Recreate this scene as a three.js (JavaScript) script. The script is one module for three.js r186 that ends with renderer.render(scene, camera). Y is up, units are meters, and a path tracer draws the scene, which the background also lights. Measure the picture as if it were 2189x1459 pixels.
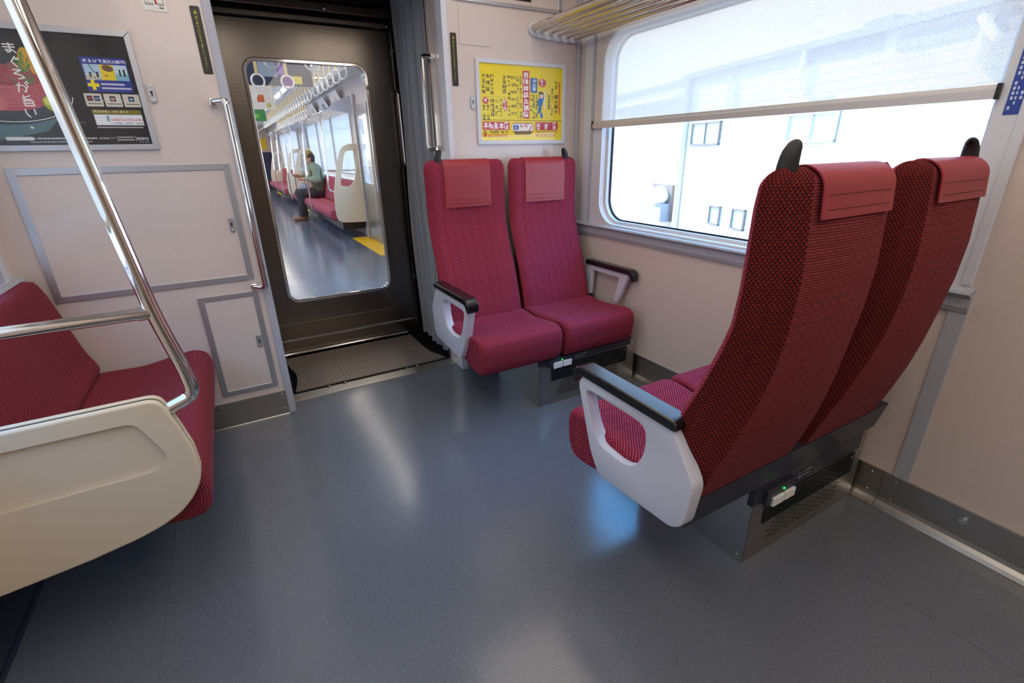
import * as THREE from 'three';
import { RoundedBoxGeometry } from 'three/addons/geometries/RoundedBoxGeometry.js';
import { mergeGeometries, toCreasedNormals } from 'three/addons/utils/BufferGeometryUtils.js';
import { MarchingCubes } from 'three/addons/objects/MarchingCubes.js';
import { RectAreaLightUniformsLib } from 'three/addons/lights/RectAreaLightUniformsLib.js';

// ------------------------------------------------------------------ camera, sky, sun, lamps, exposure
const scene = new THREE.Scene();
const renderer = new THREE.WebGLRenderer({ antialias: true });
renderer.toneMapping = THREE.LinearToneMapping;
renderer.toneMappingExposure = 1.0;
renderer.shadowMap.enabled = true;
renderer.shadowMap.type = THREE.PCFSoftShadowMap;
RectAreaLightUniformsLib.init();

// world: x across the car (window side +), y up, z along the train; the end wall of the car is z = 0
const camera = new THREE.PerspectiveCamera(71.08, 2189 / 1459, 0.05, 200);
camera.position.set(-0.57, 1.25, 2.486);
camera.rotation.order = 'YXZ';
camera.rotation.set(-0.379577, -0.513253, -0.0200468);

{ // clear sky: pale at the horizon, blue higher up, the same all the way round
  const W = 8, Hh = 180, d = new Float32Array(W * Hh * 4), stops = [[-90, 0.55, 0.55, 0.56], [-1, 0.9, 0.95, 1.0], [0, 2.7, 2.8, 2.9], [12, 2.6, 2.85, 3.1], [20, 2.2, 3.0, 4.2], [30, 1.5, 3.6, 7.0], [42, 1.2, 4.5, 10.0], [60, 1.0, 3.8, 9.0], [90, 0.7, 2.6, 6.6]];
  for (let j = 0; j < Hh; j++) {
    const e = (j + 0.5) / Hh * 180 - 90; let k = 0; while (k < stops.length - 2 && e > stops[k + 1][0]) k++;
    const [a, b] = [stops[k], stops[k + 1]], t = Math.min(1, Math.max(0, (e - a[0]) / (b[0] - a[0])));
    for (let i = 0; i < W; i++) { for (let c = 0; c < 3; c++) d[4 * (j * W + i) + c] = a[c + 1] + (b[c + 1] - a[c + 1]) * t; d[4 * (j * W + i) + 3] = 1; }
  }
  const sky = new THREE.DataTexture(d, W, Hh, THREE.RGBAFormat, THREE.FloatType);
  sky.mapping = THREE.EquirectangularReflectionMapping; sky.magFilter = THREE.LinearFilter; sky.needsUpdate = true;
  scene.background = sky;
}

const sun = new THREE.DirectionalLight(new THREE.Color().setRGB(1.0, 0.94, 0.86), 14);
sun.position.set(-6, 30, -40);
sun.target.position.set(0, 0, 0);
sun.castShadow = true;
sun.shadow.camera.left = -30; sun.shadow.camera.right = 30; sun.shadow.camera.top = 30; sun.shadow.camera.bottom = -30; sun.shadow.camera.far = 120;
sun.shadow.mapSize.set(2048, 2048);
sun.shadow.radius = 1;
scene.add(sun, sun.target);

const WR = 1.3025, WL = -1.335, CEIL = 2.25, BACK = 6.3;    // inner faces of the car
const NZ0 = -0.86, NZ1 = -20;                               // the next car
const LAMP = new THREE.Color().setRGB(1.0, 0.91, 0.81);
const LAMPS = [[-0.62, 0.25, 4.6, 0.70, 1.27], [0.62, 0.25, 4.6, 0.70, 1.27], [-0.53, -19.4, -1.4, 0.10, 10], [0.53, -19.4, -1.4, 0.10, 10]];   // x, from, to, width, radiance
function lampLight(x, z0, z1, width, radiance) {
  const l = new THREE.RectAreaLight(LAMP, radiance, width, z1 - z0);
  l.position.set(x, CEIL - 0.045, (z0 + z1) / 2);
  l.lookAt(x, 0, (z0 + z1) / 2);
  l.castShadow = true;
  scene.add(l);
}
for (const l of LAMPS) lampLight(...l);

// ------------------------------------------------------------------ helpers
let seed = 7;
const rnd = () => { seed = (seed * 16807) % 2147483647; return seed / 2147483647; };
const taken = new Map();
const numbered = (n) => { const k = taken.get(n) ?? 0; taken.set(n, k + 1); return k ? n + '_' + String(k).padStart(3, '0') : n; };
const shade = (o) => { o.castShadow = true; o.receiveShadow = true; return o; };
function tag(o, label, category, group, kind) {
  o.userData.label = label; o.userData.category = category;
  if (group) o.userData.group = group;
  if (kind) o.userData.kind = kind;
  return o;
}
function thing(name, label, category, pos = [0, 0, 0], group) {
  const g = new THREE.Group(); g.name = numbered(name); g.position.set(...pos); scene.add(g);
  return tag(g, label, category, group);
}
function part(parent, name, geo, mat, label) {
  const m = shade(new THREE.Mesh(geo, mat)); m.name = name; parent.add(m);
  if (label) m.userData.label = label;
  return m;
}
function single(name, label, category, geo, mat, group) {
  const m = shade(new THREE.Mesh(geo, mat)); m.name = numbered(name); scene.add(m);
  return tag(m, label, category, group);
}
function struct(name, geo, mat, label, category = 'wall') {
  const m = shade(new THREE.Mesh(geo, mat)); m.name = numbered(name); scene.add(m);
  return tag(m, label, category, null, 'structure');
}
const B = (x0, x1, y0, y1, z0, z1, r = 0) => {
  const w = x1 - x0, h = y1 - y0, d = z1 - z0;
  const g = r ? new RoundedBoxGeometry(w, h, d, 3, Math.min(r, w / 2.02, h / 2.02, d / 2.02)) : new THREE.BoxGeometry(w, h, d);
  g.translate((x0 + x1) / 2, (y0 + y1) / 2, (z0 + z1) / 2);
  if (!r) boxUV(g);
  return g;
};
function boxUV(g) {                                        // uv in metres from position and normal
  const p = g.attributes.position, n = g.attributes.normal, uv = new Float32Array(p.count * 2);
  for (let i = 0; i < p.count; i++) {
    const ax = Math.abs(n.getX(i)), ay = Math.abs(n.getY(i)), az = Math.abs(n.getZ(i));
    const [u, v] = ax > ay && ax > az ? [p.getZ(i), p.getY(i)] : ay > az ? [p.getX(i), p.getZ(i)] : [p.getX(i), p.getY(i)];
    uv[2 * i] = u; uv[2 * i + 1] = v;
  }
  g.setAttribute('uv', new THREE.BufferAttribute(uv, 2));
  return g;
}
const merge = (...gs) => mergeGeometries(gs.flat().map((g) => { const h = g.index ? g.toNonIndexed() : g; for (const k of Object.keys(h.attributes)) if (!['position', 'normal', 'uv'].includes(k)) h.deleteAttribute(k); h.clearGroups(); return h; }));
function roundPath(S, x0, x1, y0, y1, r) {                 // r: one radius or [bl, br, tr, tl]
  const [a, b, c, d] = Array.isArray(r) ? r : [r, r, r, r];
  S.moveTo(x0 + a, y0); S.lineTo(x1 - b, y0); if (b) S.absarc(x1 - b, y0 + b, b, -Math.PI / 2, 0);
  S.lineTo(x1, y1 - c); if (c) S.absarc(x1 - c, y1 - c, c, 0, Math.PI / 2);
  S.lineTo(x0 + d, y1); if (d) S.absarc(x0 + d, y1 - d, d, Math.PI / 2, Math.PI);
  S.lineTo(x0, y0 + a); if (a) S.absarc(x0 + a, y0 + a, a, Math.PI, Math.PI * 1.5);
  return S;
}
const rshape = (x0, x1, y0, y1, r = 0, holes = []) => {
  const s = roundPath(new THREE.Shape(), x0, x1, y0, y1, r);
  for (const h of holes) s.holes.push(roundPath(new THREE.Path(), ...h));
  return s;
};
const polyShape = (pts) => { const s = new THREE.Shape(); pts.forEach(([x, y], i) => (i ? s.lineTo(x, y) : s.moveTo(x, y))); s.closePath(); return s; };
const smoothPts = (pts, n = 48) => new THREE.CatmullRomCurve3(pts.map(([a, b]) => new THREE.Vector3(a, b, 0)), true, 'centripetal').getSpacedPoints(n).slice(0, -1).map((v) => [v.x, v.y]);
function extZ(shape, z0, z1, bevel = 0) {                  // shape in (x, y)
  const g = new THREE.ExtrudeGeometry(shape, { depth: z1 - z0 - 2 * bevel, bevelEnabled: bevel > 0, bevelThickness: bevel, bevelSize: bevel, bevelOffset: -bevel, bevelSegments: 3, curveSegments: 10 });
  g.translate(0, 0, z0 + bevel); return g;
}
function extX(shape, x0, x1, bevel = 0) {                  // shape in (z, y)
  const g = new THREE.ExtrudeGeometry(shape, { depth: x1 - x0 - 2 * bevel, bevelEnabled: bevel > 0, bevelThickness: bevel, bevelSize: bevel, bevelOffset: -bevel, bevelSegments: 3, curveSegments: 10 });
  // (a, b, c) -> (x = c, y = b, z = a): a reflection, so turn the triangles round
  const p = g.attributes.position, n = g.attributes.normal, u = g.attributes.uv;
  for (let i = 0; i < p.count; i++) {
    p.setXYZ(i, p.getZ(i) + x0 + bevel, p.getY(i), p.getX(i));
    n.setXYZ(i, n.getZ(i), n.getY(i), n.getX(i));
  }
  for (let i = 0; i + 2 < p.count; i += 3) for (const [at, k] of [[p, 3], [n, 3], [u, 2]]) {
    const a = at.array;
    for (let j = 0; j < k; j++) { const t = a[(i + 1) * k + j]; a[(i + 1) * k + j] = a[(i + 2) * k + j]; a[(i + 2) * k + j] = t; }
  }
  return boxUV(g);
}
function tube(P, R, seg = 14) {                              // rings carried along points, radius R(i), ends closed
  const V = P.map((p) => new THREE.Vector3(...p)), n = V.length, T = V.map((_, i) => V[Math.min(n - 1, i + 1)].clone().sub(V[Math.max(0, i - 1)]).normalize());
  let N = new THREE.Vector3(Math.abs(T[0].y) > 0.9 ? 1 : 0, Math.abs(T[0].y) > 0.9 ? 0 : 1, 0); N.sub(T[0].clone().multiplyScalar(N.dot(T[0]))).normalize();
  const pos = [], nor = [], uv = [], idx = []; let len = 0;
  for (let i = 0; i < n; i++) {
    if (i) { N.sub(T[i].clone().multiplyScalar(N.dot(T[i]))).normalize(); len += V[i].distanceTo(V[i - 1]); }
    const Bn = T[i].clone().cross(N);
    for (let k = 0; k <= seg; k++) { const a = k / seg * Math.PI * 2, d = N.clone().multiplyScalar(Math.cos(a)).addScaledVector(Bn, Math.sin(a)); pos.push(...V[i].clone().addScaledVector(d, R(i)).toArray()); nor.push(...d.toArray()); uv.push(k / seg * 6.28 * R(0), len); }
    if (i) for (let k = 0; k < seg; k++) { const q = (i - 1) * (seg + 1) + k, r = q + seg + 1; idx.push(q, q + 1, r, q + 1, r + 1, r); }
  }
  for (const e of [0, n - 1]) {
    const c = pos.length / 3, t = T[e].clone().multiplyScalar(e ? 1 : -1); pos.push(...V[e].toArray()); nor.push(...t.toArray()); uv.push(0, 0);
    for (let k = 0; k <= seg; k++) { const q = (e * (seg + 1) + k) * 3; pos.push(pos[q], pos[q + 1], pos[q + 2]); nor.push(...t.toArray()); uv.push(0, 0); }
    for (let k = 0; k < seg; k++) e ? idx.push(c, c + 1 + k, c + 2 + k) : idx.push(c, c + 2 + k, c + 1 + k);
  }
  const g = new THREE.BufferGeometry(); g.setAttribute('position', new THREE.Float32BufferAttribute(pos, 3)); g.setAttribute('normal', new THREE.Float32BufferAttribute(nor, 3)); g.setAttribute('uv', new THREE.Float32BufferAttribute(uv, 2)); g.setIndex(idx);
  return g;
}
function pipe(pts, r, bend = 0, seg = 14) {                // round bar through points, corners bent
  const V = pts.map((p) => new THREE.Vector3(...p)), out = [pts[0]];
  for (let i = 1; i < V.length - 1; i++) {
    const la = V[i].distanceTo(V[i - 1]), lb = V[i].distanceTo(V[i + 1]), k = Math.min(bend, la * 0.49, lb * 0.49);
    const a = V[i].clone().lerp(V[i - 1], k / la), b = V[i].clone().lerp(V[i + 1], k / lb), c = new THREE.QuadraticBezierCurve3(a, V[i], b);
    if (bend) for (const p of c.getPoints(9)) out.push(p.toArray()); else out.push(pts[i]);
  }
  out.push(pts[pts.length - 1]);
  return tube(out, () => r, seg);
}
const cyl = (x, y, z, r, h, axis = 'y', seg = 16, r2 = r) => {
  const g = new THREE.CylinderGeometry(r2, r, h, seg);
  if (axis === 'z') g.rotateX(Math.PI / 2); if (axis === 'x') g.rotateZ(-Math.PI / 2);
  return g.translate(x, y, z);
};
const ball = (x, y, z, r, sx = 1, sy = 1, sz = 1, seg = 10) => new THREE.SphereGeometry(r, seg, seg).scale(sx, sy, sz).translate(x, y, z);
function patch(fn, nu, nv, flip = false) {                 // a surface from fn(u, v) -> [x, y, z], uv in metres
  const P = [], pos = [], uv = [], idx = [];
  for (let j = 0; j <= nv; j++) for (let i = 0; i <= nu; i++) P.push(fn(i / nu, j / nv));
  const at = (i, j) => P[j * (nu + 1) + i], d = (a, b) => Math.hypot(a[0] - b[0], a[1] - b[1], a[2] - b[2]);
  const L = [0], jm = Math.floor(nv / 3), im = Math.floor(nu / 2), H = [0];
  for (let i = 1; i <= nu; i++) L.push(L[i - 1] + d(at(i, jm), at(i - 1, jm)));
  for (let j = 1; j <= nv; j++) H.push(H[j - 1] + d(at(im, j), at(im, j - 1)));
  for (let j = 0; j <= nv; j++) for (let i = 0; i <= nu; i++) { pos.push(...at(i, j)); uv.push(L[i], H[j]); }
  for (let j = 0; j < nv; j++) for (let i = 0; i < nu; i++) {
    const a = j * (nu + 1) + i, b = a + 1, c = a + nu + 1, e = c + 1;
    if (flip) idx.push(a, c, b, b, c, e); else idx.push(a, b, c, b, e, c);
  }
  const g = new THREE.BufferGeometry();
  g.setAttribute('position', new THREE.Float32BufferAttribute(pos, 3)); g.setAttribute('uv', new THREE.Float32BufferAttribute(uv, 2)); g.setIndex(idx);
  g.computeVertexNormals();
  return g;
}
// a cushion: closed outline in (z, y), carried along x from x0 to x1, ends rounded by r; bend(x, y, z) may move points
function pillow(outline, x0, x1, r, nx = 20, bend = (x, y, z) => [x, y, z]) {
  const O = smoothPts(outline, 56), n = O.length;
  const cz = O.reduce((s, p) => s + p[0], 0) / n, cy = O.reduce((s, p) => s + p[1], 0) / n;
  const S = [];
  for (let k = 5; k >= 0; k--) S.push([x0 + r - r * Math.sin((k / 5) * Math.PI / 2), r * (1 - Math.cos((k / 5) * Math.PI / 2))]);
  for (let k = 1; k < nx; k++) S.push([x0 + r + (x1 - x0 - 2 * r) * k / nx, 0]);
  for (let k = 0; k <= 5; k++) S.push([x1 - r + r * Math.sin((k / 5) * Math.PI / 2), r * (1 - Math.cos((k / 5) * Math.PI / 2))]);
  const ring = (x, ins, i) => { const [z, y] = O[i % n], k = Math.max(0, 1 - ins / Math.hypot(z - cz, y - cy)); return bend(x, cy + (y - cy) * k, cz + (z - cz) * k); };
  const skin = patch((u, v) => { const [x, ins] = S[Math.round(v * (S.length - 1))]; return ring(x, ins, Math.round(u * n)); }, n, S.length - 1);
  const caps = [S[0], S[S.length - 1]].map(([x, ins], e) => {
    const pts = O.map((_, i) => ring(x, ins, i)), g = new THREE.ShapeGeometry(polyShape(pts.map((q) => [q[2], q[1]])));
    const P = g.attributes.position, N = g.attributes.normal; for (let i = 0; i < P.count; i++) { P.setXYZ(i, x, P.getY(i), P.getX(i)); N.setXYZ(i, e ? 1 : -1, 0, 0); }
    if (e) { const q = g.index.array; for (let i = 0; i < q.length; i += 3) { const t = q[i + 1]; q[i + 1] = q[i + 2]; q[i + 2] = t; } }
    return boxUV(g);
  });
  return merge(skin, ...caps);
}
const lerpTable = (T) => (y) => {
  if (y >= T[0][0]) return T[0][1];
  for (let i = 1; i < T.length; i++) if (y >= T[i][0]) { const t = (y - T[i][0]) / (T[i - 1][0] - T[i][0]); return T[i][1] + (T[i - 1][1] - T[i][1]) * t; }
  return T[T.length - 1][1];
};
const smooth = (a, b, x) => { const t = Math.min(1, Math.max(0, (x - a) / (b - a))); return t * t * (3 - 2 * t); };

// ------------------------------------------------------------------ textures
function canvas(w, h, draw) { const c = document.createElement('canvas'); c.width = w; c.height = h; draw(c.getContext('2d'), w, h); return c; }
function tex(c, srgb = true, sx = 0, sy = sx) {             // sx, sy: metres covered by one tile
  const t = new THREE.CanvasTexture(c); if (srgb) t.colorSpace = THREE.SRGBColorSpace;
  t.magFilter = THREE.LinearFilter; t.anisotropy = 8;
  if (sx) { t.wrapS = t.wrapT = THREE.RepeatWrapping; t.repeat.set(1 / sx, 1 / sy); }
  return t;
}
const css = (r, g, b) => `rgb(${r | 0},${g | 0},${b | 0})`;
function speckle(w, base, amp, dots, metres, tileDots) {   // even-toned grain: pixel noise and small chips
  return tex(canvas(w, w, (x) => {
    const im = x.createImageData(w, w);
    for (let i = 0; i < w * w; i++) { const k = (rnd() - 0.5) * amp; for (let c = 0; c < 3; c++) im.data[4 * i + c] = base[c] + k; im.data[4 * i + 3] = 255; }
    x.putImageData(im, 0, 0);
    for (let i = 0; i < tileDots; i++) { const d = dots[Math.floor(rnd() * dots.length)]; x.fillStyle = css(...d); x.fillRect(rnd() * w, rnd() * w, 1 + rnd() * 2, 1 + rnd() * 2); }
  }), true, metres);
}
function noiseMap(w, metres, cells, lo, hi, sy = metres) {  // smooth tiling noise, grey
  const layers = cells.map(([nx, ny, amp]) => ({ nx, ny, amp, v: Array.from({ length: nx * ny }, rnd) }));
  const total = layers.reduce((s, l) => s + l.amp, 0);
  return tex(canvas(w, w, (x) => {
    const im = x.createImageData(w, w);
    for (let j = 0; j < w; j++) for (let i = 0; i < w; i++) {
      let s = 0;
      for (const { nx, ny, amp, v } of layers) {
        const fx = i / w * nx, fy = j / w * ny, ix = Math.floor(fx), iy = Math.floor(fy), tx = smooth(0, 1, fx - ix), ty = smooth(0, 1, fy - iy);
        const g = (a, b) => v[(b % ny) * nx + (a % nx)];
        s += amp * ((g(ix, iy) * (1 - tx) + g(ix + 1, iy) * tx) * (1 - ty) + (g(ix, iy + 1) * (1 - tx) + g(ix + 1, iy + 1) * tx) * ty);
      }
      const k = lo + (hi - lo) * s / total;
      im.data[4 * (j * w + i)] = im.data[4 * (j * w + i) + 1] = im.data[4 * (j * w + i) + 2] = k; im.data[4 * (j * w + i) + 3] = 255;
    }
    x.putImageData(im, 0, 0);
  }), false, metres, sy);
}
// woven seat cloth: staggered tufts on a ground, dark bars between them
function cloth(ground, tuft, bar, mw, mh, style) {
  const N = 4, S = 64;
  return tex(canvas(N * S, N * S, (x, w) => {
    x.fillStyle = css(...ground); x.fillRect(0, 0, w, w);
    for (let j = 0; j < N; j++) for (let i = -1; i <= N; i++) {
      const cx = (i + (j % 2 ? 0.5 : 0)) * S + S / 2, cy = j * S + S / 2, k = 0.9 + 0.2 * rnd();
      x.fillStyle = css(tuft[0] * k, tuft[1] * k, tuft[2] * k);
      if (style === 'tuft') { x.beginPath(); x.ellipse(cx, cy, S * 0.3, S * 0.34, 0, 0, 7); x.fill(); }
      if (style === 'cross') {
        x.fillRect(cx - S * 0.30, cy - S * 0.44, S * 0.60, S * 0.88); x.fillRect(cx - S * 0.42, cy - S * 0.2, S * 0.84, S * 0.4);
        x.fillStyle = css(...bar); x.fillRect(cx + S * 0.26, cy - S * 0.26, S * 0.48, S * 0.52); x.fillStyle = css(110, 90, 84); x.fillRect(cx + S * 0.36, cy + S * 0.18, S * 0.26, S * 0.10);
      }
      if (style === 'dash') {
        x.fillRect(cx - S * 0.4, cy - S * 0.34, S * 0.8, S * 0.68);
        x.fillStyle = css(...bar); x.fillRect(cx - S * 0.5, cy + S * 0.34, S, S * 0.2); x.fillRect(cx - S * 0.1, cy - S * 0.12, S * 0.2, S * 0.24);
      }
    }
    for (let i = 0; i < 5000; i++) { x.fillStyle = rnd() < 0.5 ? 'rgba(0,0,0,.10)' : 'rgba(255,190,190,.08)'; x.fillRect(rnd() * w, rnd() * w, 2, 2); }
  }), true, mw * N, mh * N);
}
// ------------------------------------------------------------------ a small stroke alphabet for the Japanese print
// each stroke is a run of digit pairs on a 10 x 10 grid; a glyph that begins with = is put together from others: name x0 y0 x1 y1
const G = {
  'ひ': '133325274868747285', 'ざ': '1373 4166 3625274868 7081 8192', 'の': '53442817142352748668', 'み': '2151283715576685 7457', 'つ': '1434638486687848', 'り': '212633 71765849',
  'し': '21273869', 'び': '123224263758676272 7081 8192', 'れ': '2129 1333 3317 3343634769 89', 'さ': '1383 4167 3637487868', 'め': '214866 5137181523638576 68', 'ま': '1282 1484 5157 5738266688', 'い': '12152738 7276',
  'や': '144374855565 5152 3148', 'け': '1118 3484 6167 6748', 'き': '1272 1484 4167 36384868', 'に': '1118 4383 46478868', 'ち': '1383 4136 3675777858', 'ら': '4152 2326 26647678 38', 'な': '1343 3116 6373 6468 685747678 8',
  'で': '1282 82546789 6475 7484', 'て': '1282 82446789', 'ぐ': '6135 3569 7263 8373', 'ろ': '217124 2465768748', 'が': '135375675868 3118 7184 8091', 'お': '1373 4148 482716 265575786 8 7182', 'も': '4147587874 2373 2676', 'ご': '2272 26387888 8081 9091', 'た': '1242 3118 5383 55 57885 8', 'る': '217124 24657687484858', 'す': '1383 6147364667 6758', 'は': '1118 3484 6167 67474878', 'と': '3145 73252738 7888', 'っ': '2565767868', 'ぢ': '1383 4136 3675777858 8081 9091', 'う': '4161 2464747759', 'を': '1373 5136 36565789 8435', 'か': '135375675868 3118 8294', 'よ': '4147 4474 4736276788',
  'ツ': '2235 4144 83755 9', 'ヅ': '2134 4143 73655 9 8081 9091', 'ノ': '823819', 'ア': '128264 545518', 'ト': '3139 3475', 'ピ': '2128 28 2878 7124 24 9191 8082', 'ー': '1585', 'ニ': '2373 1787', 'キ': '2373 1686 4159', 'ビ': '2128 2878 7124 8081 9091', 'フ': '1282 826748', 'ラ': '2272 1484 846748', 'ン': '2234 8367 6729', 'プ': '1282 826748 8191', 'パ': '3215 6287 8191', 'ッ': '2537 4547 7568', 'ク': '3113 3373 734819', 'デ': '2262 1484 5438 7081 9091', 'ジ': '2132 2435 8356 5619 7081', 'タ': '3113 3373 734819 3557', 'ル': '3218 6167 6785', 'ス': '2272 7218 4578', 'マ': '1282 8245 3446', 'フォ': '1282', 'コ': '2282 8288 2888', 'ム': '4118 1878 5568',
  '・': '4545 4555 5545', '。': '1716272717', '一': '1585', '三': '2282 2575 1888', '五': '1282 4238 2575 7578 1898', '十': '1585 5159', '上': '5158 5484 1898', '下': '1292 5259 5476', '立': '5152 2282 3346 7357 1898', '止': '5158 5585 2428 1898', '子': '2272 7254 5459 5948 1595', '不': '1292 5219 5259 5587', '日': '2282 2229 8289 2585 2989', '田': '1282 1219 8289 1989 1585 5259', '大': '1494 5254 5419 5499', '円': '1219 1292 9299 5255 1595', '人': '5119 5599', '口': '2383 2328 8388 2888', '目': '2282 2229 8289 2484 2686 2989', '月': '2129 2181 8189 2383 2585', '水': '5159 1444 4418 8356 5699', '火': '2335 8365 5119 5599', '木': '1393 5159 5317 5397', '土': '2474 5158 1898', '王': '1282 1585 1888 5258', '生': '3114 2383 5159 2585 1898', '失': '3122 2383 1696 5156 5619 5699', '本': '1393 5159 5317 5397 3777', '平': '2282 3345 7365 1696 5259', '出': '5159 2224 2484 8284 1519 1989 8589', '血': '5142 1393 1318 9398 4348 6368 0898', '安': '5152 1292 1214 9294 1696 4419 3569 7538', '自': '5141 2282 2229 8289 2484 2686 2989', '叉': '1282 8219 4366 6699', '申': '1282 1217 8287 1787 1484 5159', '失': '3122 2383 1696 5156 5619 5699', '骨': '2171 2124 7174 4143 1494 2529 2575 7579 2777', '坐': '3114 3145 6145 7195 5158 2676 1898', '足': '3171 3134 7174 3474 5458 5686 3537 1799', '反': '1282 1219 2474 7419 3578', '風': '1119 1181 8199 3363 4456 3545 3565 3636 4749', '食': '5114 5194 3373 3338 7376 3575 3898', '気': '3113 2272 1474 7489 3658 5638', '耳': '1191 3138 7179 3373 3575 1898', '鳥': '4131 2272 2226 7274 2474 2686 8689 8968 1719 3739 5759', '分': '3115 6195 2575 7568 4519', '使': '=亻0029|吏3099', '吏': '1191 2373 2336 7376 2676 5159 5919 3699', '用': '2119 2181 8189 2484 2686 5159', '点': '5154 5383 2474 2427 7477 2777 1819 3839 5859 7889', '灯': '=火0049|丁5099', '丁': '1292 5258 5848', '時': '=日0139|寺4099', '寺': '5154 2282 1494 1696 6669 6959 3748', '渡': '=氵0029|度3099', '度': '5051 1191 1119 2383 4246 7276 4676 2777 7739 4889', '氵': '2132 1435 1938', '亻': '6125 4449', '礻': '4152 1373 7318 5559', '言': '4151 1292 3474 3676 3878 3839 7879 3979', '糸': '5133 3355 7236 1686 5659 2719 8799', '板': '=木0049|反5099', '走': '2272 5154 1494 5458 5686 3537 1899', '疒': '5051 1191 1119 0324 0627', '甬': '2181 6143 2429 2484 8489 2686 5459', '月l': '2129', '要': '1191 2274 3151 2226 7276 2676 4151 4649 1797 3779', '申l': '', '聿': '2272 7276 1494 2676 1898 5159', '彳': '4113 5224 3539', '圣': '1181 8114 2396 5558 2777 1898', '周': '1119 1191 9199 3373 5156 3575 3737 7737', '正': '1292 5258 5585 3538 1898', '禾': '7122 1494 5259 5417 5497', '山': '5158 2428 2888 8488', '相': '=木0049|目5099', '談': '=言0049|火4094|火4599', '宝': '=宀0093|王1399', '宀': '5052 1292 1214 9294', '官': '3171', '宮': '=宀0093|口2375|口1599', '理': '=王0039|里4099', '里': '1181 1115 8185 1585 1383 5159 2777 1999', '筋': '=竹0093|月0449|力5499', '竹': '3113 2333 7153 6383', '力': '2383 8368 5118', '重': '2272 1494 2327 1789 5159', '腫': '=月0049|重4099', '腰': '=月0049|要4099', '痛': '=疒0099|甬2399', '症': '=疒0099|正2399', '病': '=疒0099|内2399', '内': '1119 1181 8189 5156 5437', '神': '=礻0049|申4099', '経': '=糸0049|圣4099', '調': '=言0049|周4099', '律': '=彳0039|聿3099', '和': '=禾0059|口5299', '島': '=鳥0099', '店': '=广0099|占2399', '广': '5051 1191 1119', '占': '5155 5383 2585 2529 8589 2989', '町': '=田0159|丁5199', '京': '5152 1292 3474 3436 7476 3676 5659 5948 3719 7799', '急': '4113 3262 6244 2474 7477 2777 2676 1819 3839 3969 8898', '駅': '=馬0059|尺5099', '馬': '1117 1181 1383 1585 5117 1787 8789 1819 3839 5859', '尺': '1181 8184 1484 1419 5499', '徒': '=彳0039|走3099', '歩': '5154 5383 2424 1494 5458 3637 7687 8619', '間': '=門0099|日3379', '門': '1119 1141 4144 1444 6191 9199 6164 6494', '肩': '1191 2282 2219 8284 2484 3539 3585 8589 3787', '感': '1292 1219 3363 3438 6468 7199 8162 2839 5979', '息': '=自1085|心0599', '心': '1418 4347 4789 6355 8597', '苦': '=艹0093|古1399', '艹': '1292 3133 7173', '古': '1292 5155 2585 2529 8589 2989', '動': '=重0059|力5099', '悸': '=忄0029|季3099', '忄': '5159 2325 8385', '季': '1191 5154 1343 9494 3575 5459 1797', '鳴': '=口0239|鳥3099', '眠': '=目0039|民4099', '民': '2181 2129 2484 8184 5499 2946', '多': '4113 3363 6319 6455 8519', '汗': '=氵0029|干3099', '干': '2272 1595 5259', '過': '=辶0099|口4286', '辶': '1122 1434 3438 1899 1839', '敏': '=母0059|攵5099', '母': '2181 2117 8187 1787 1494', '攵': '3113 2383 7328 4499', '性': '=忄0029|生3099', '腸': '=月0049|昜4099', '昜': '3171 3134 7174 3474 1595 2684 8589 3859', '炎': '=火0094|火0499', '逆': '=辶0099|屰3096', '屰': '2133 7163 1393 5359 2527 2777 7577', '流': '=氵0029|㐬3099', '㐬': '5152 1292 4233 3373 3639 5659 7679 7999', '道': '=辶0099|首3096', '首': '3142 7162 1393 2484 2429 8489 2686 2989', '胸': '=月0049|匈4099', '匈': '3113 2292 9299 3366 6336 2527 2777 7577', '胃': '=田1095|月2599', '吐': '=口0239|土3099', '卵': '3113 1317 3337 3527 6119 6191 9197 9787', '巣': '2122 5152 8182 2383 2336 8386 2686 1797 5359', '慢': '=忄0029|曼3099', '曼': '=日1075|又0599', '又': '1282 8219 3378', '湿': '=氵0029|显3099', '显': '=日1085|业0599', '业': '3138 7178 1324 9384 0999', '疹': '=疒0099|㐱2399', '㐱': '5114 5194 6335 7547 8559', '皮': '1191 9183 1119 5155 2575 7519 3689', '脱': '=月0049|兑4099', '兑': '3143 7163 2484 2426 8486 2686 4619 6669 6999', '肛': '=月0049|工4099', '工': '1282 5258 1898', '痔': '=疒0099|寺2399', '瘻': '=疒0099|曼2399', '打': '=扌0039|丁4099', '扌': '1373 5159 1775', '撲': '=扌0039|業4099', '業': '3133 6163 1393 2575 1696 5359 5619 5699', '捻': '=扌0039|今4099', '今': '5114 5194 3474 7457', '挫': '=扌0039|坐4099', '旨': '2125 7223 2575 2829 =日', '券': '3142 7162 1393 2585 5419 5699 3767 6759', '登': '3113 1353 5319 6195 8173 3464 2565 =', '場': '=土0039|昜4099', '電': '1191 5154 1214 9294 3343 6373 2686 2629 8689 2888 5599', '鉄': '=金0049|失4099', '金': '5114 5194 3474 2676 5459 2777 1999', '旅': '5051', '急l': '',
};
G['旨'] = '31343474 7123 2529 2585 8589 2787 2989';
G['登'] = '3113 1343 4316 6187 8163 3474 2575 2528 7578 2878 1999';
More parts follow.
